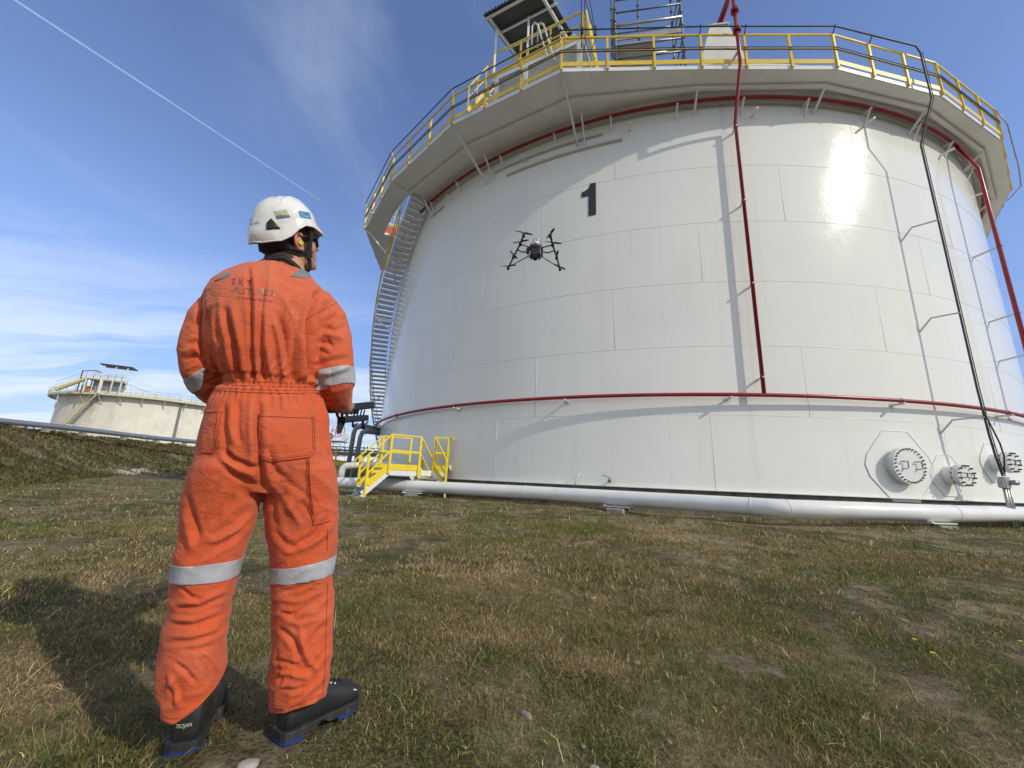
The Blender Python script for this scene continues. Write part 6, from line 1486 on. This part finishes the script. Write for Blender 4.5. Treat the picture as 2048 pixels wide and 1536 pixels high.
m = MB(); m.tube([Kp(.135, -.03, -.055), Kp(.137, -.03, -.085), Kp(.225, .02, -.060)], [.006, .005, .004], 7); m.tube([Kp(.07, -.03, -.055), Kp(.072, -.03, -.08), Kp(.12, -.01, -.068)], .004, 6); m.build('support_strut', M_BLACK, ct)
m = MB()
for x in (-.15, -.02): m.cyl(Kp(x, 0, .012), Kp(x, 0, .034), .005, 8); m.ball(Kp(x, 0, .036), .008, 8, 6)
m.build('thumb_stick', M_BLACK, ct)
m = MB(); c = Kp(-.01, -.02, -.055); m.prism([c, c+RV*.035+UP*.006, c+RV*.022-UP*.05, c+RV*.006-UP*.055], AV*.012); m.build('strap_tab', M_WEB, ct)
m = MB(); m.tube([Kp(-.03, 0, .02), Kp(-.01, -.01, -.01), Kp(.0, -.02, -.05)], .006, 6); m.build('strap_hook', M_BLACK, ct)

# ---------------------------------------------------------------- the drone
hz = 3.35
def dz(x, y): return at_z(x, y, hz)
LA = [dz(1047.3, 470.5), dz(1040.5, 488), dz(1027, 514), dz(1016.5, 536)]; RA = [dz(1101, 472), dz(1105.5, 490), dz(1113.5, 515), dz(1120, 538)]
dc = (LA[0]+RA[0]+LA[3]+RA[3])/4; bc = at_z(1071, 496, hz)
dr_ = thing('drone', 'dark eight rotor drone with V shaped booms flying in front of the tank', 'drone', tuple(bc))
fwd = dc-(LA[0]+RA[0])/2; fwd[2] = 0; fwd /= np.linalg.norm(fwd); sd2 = np.array([fwd[1], -fwd[0], 0.])
for side, A in ((-1, LA), (1, RA)):
    m = MB(); m.tube([A[0]-fwd*.0, A[1], A[2], A[3]], .011, 8); m.build('boom', M_BLACK, dr_)
    m = MB(); m.tube([bc+sd2*side*.05, A[1]], .007, 6); m.build('boom_strut', M_BLACK, dr_)
    m = MB(); p = A[1]*.55+A[2]*.45; q_ = bc+sd2*side*.05+fwd*.03-UP*.01; mid = (p+q_)/2-UP*.03; m.tube([q_, mid, p], .008, 6); m.build('boom_strut', M_BLACK, dr_)
    m = MB(); m.tube([bc+sd2*side*.05+fwd*.05-UP*.06, A[3]-(A[3]-A[2])*.1], .006, 6); m.build('boom_strut', M_BLACK, dr_)
    for i, p in enumerate(A):
        m = MB(); m.cyl(p-UP*.020, p+UP*.022, .017, 12); m.cyl(p+UP*.022, p+UP*.030, .008, 8); mo = m.build('motor', M_BLACK, dr_)
        m = MB(); a = (0.3, 2.75, 1.1, 2.9)[i] if side < 0 else (1.9, .15, 1.6, .7)[i]; u = np.array([math.cos(a), math.sin(a), 0]); v = np.array([-u[1], u[0], 0]); c = p+UP*.032
        for k in (-1, 1):
            R2 = []
            for f, wd_ in ((.006, .007), (.025, .013), (.055, .012), (.085, .009), (.102, .003)): R2.append([c+u*k*f-v*wd_*k+UP*.003, c+u*k*f+v*wd_*k-UP*.002, c+u*k*f+v*wd_*k-UP*.004, c+u*k*f-v*wd_*k+UP*.001])
            m.rings(R2, smooth=False)
        m.build('propeller', M_BLACK, mo)
m = MB(); m.tube([bc-fwd*.05+UP*.0, bc+UP*.005, bc+fwd*.05-UP*.0], [.050, .074, .055], 16); m.box(bc-UP*.055, (.115, .10, .11), (sd2, fwd, UP)); m.build('fuselage', M_BLACK, dr_, bevel=.006)
m = MB(); m.ball(bc-fwd*.05+UP*.018, (.045, .045, .035), 16, 10); m.build('nose_shell', M_SILV, dr_)
m = MB(); b_ = bc-fwd*.07+UP*.025; m.tube([b_+sd2*.032-UP*.01, b_+sd2*.026+UP*.035-fwd*.01, b_+UP*.048-fwd*.012, b_-sd2*.026+UP*.035-fwd*.01, b_-sd2*.032-UP*.01], .006, 8); m.build('handle_ring', M_SILV, dr_)
m = MB(); m.box(bc+sd2*-.085-UP*.04, (.035, .05, .06), (sd2, fwd, UP)); m.box(bc+sd2*.075-UP*.05, (.022, .05, .075), (sd2, fwd, UP)); m.build('side_pod', M_BLACK, dr_, bevel=.004)
m = MB(); m.ball(bc-UP*.115+fwd*.01, (.034, .034, .034), 14, 10); m.cyl(bc-UP*.115+fwd*.01, bc-UP*.12-fwd*.045, .020, 16); m.build('camera_gimbal', M_BLACK, dr_)
m = MB()
for s in (-1, 1): m.tube([bc+sd2*s*.055-UP*.07, bc+sd2*s*.058-UP*.13, bc+sd2*s*.035-UP*.155], .005, 6); m.tube([bc+sd2*s*.08-UP*.07, bc+sd2*s*.085-UP*.12, bc+sd2*s*.05-UP*.125], .003, 6)
m.build('landing_leg', M_BLACK, dr_)
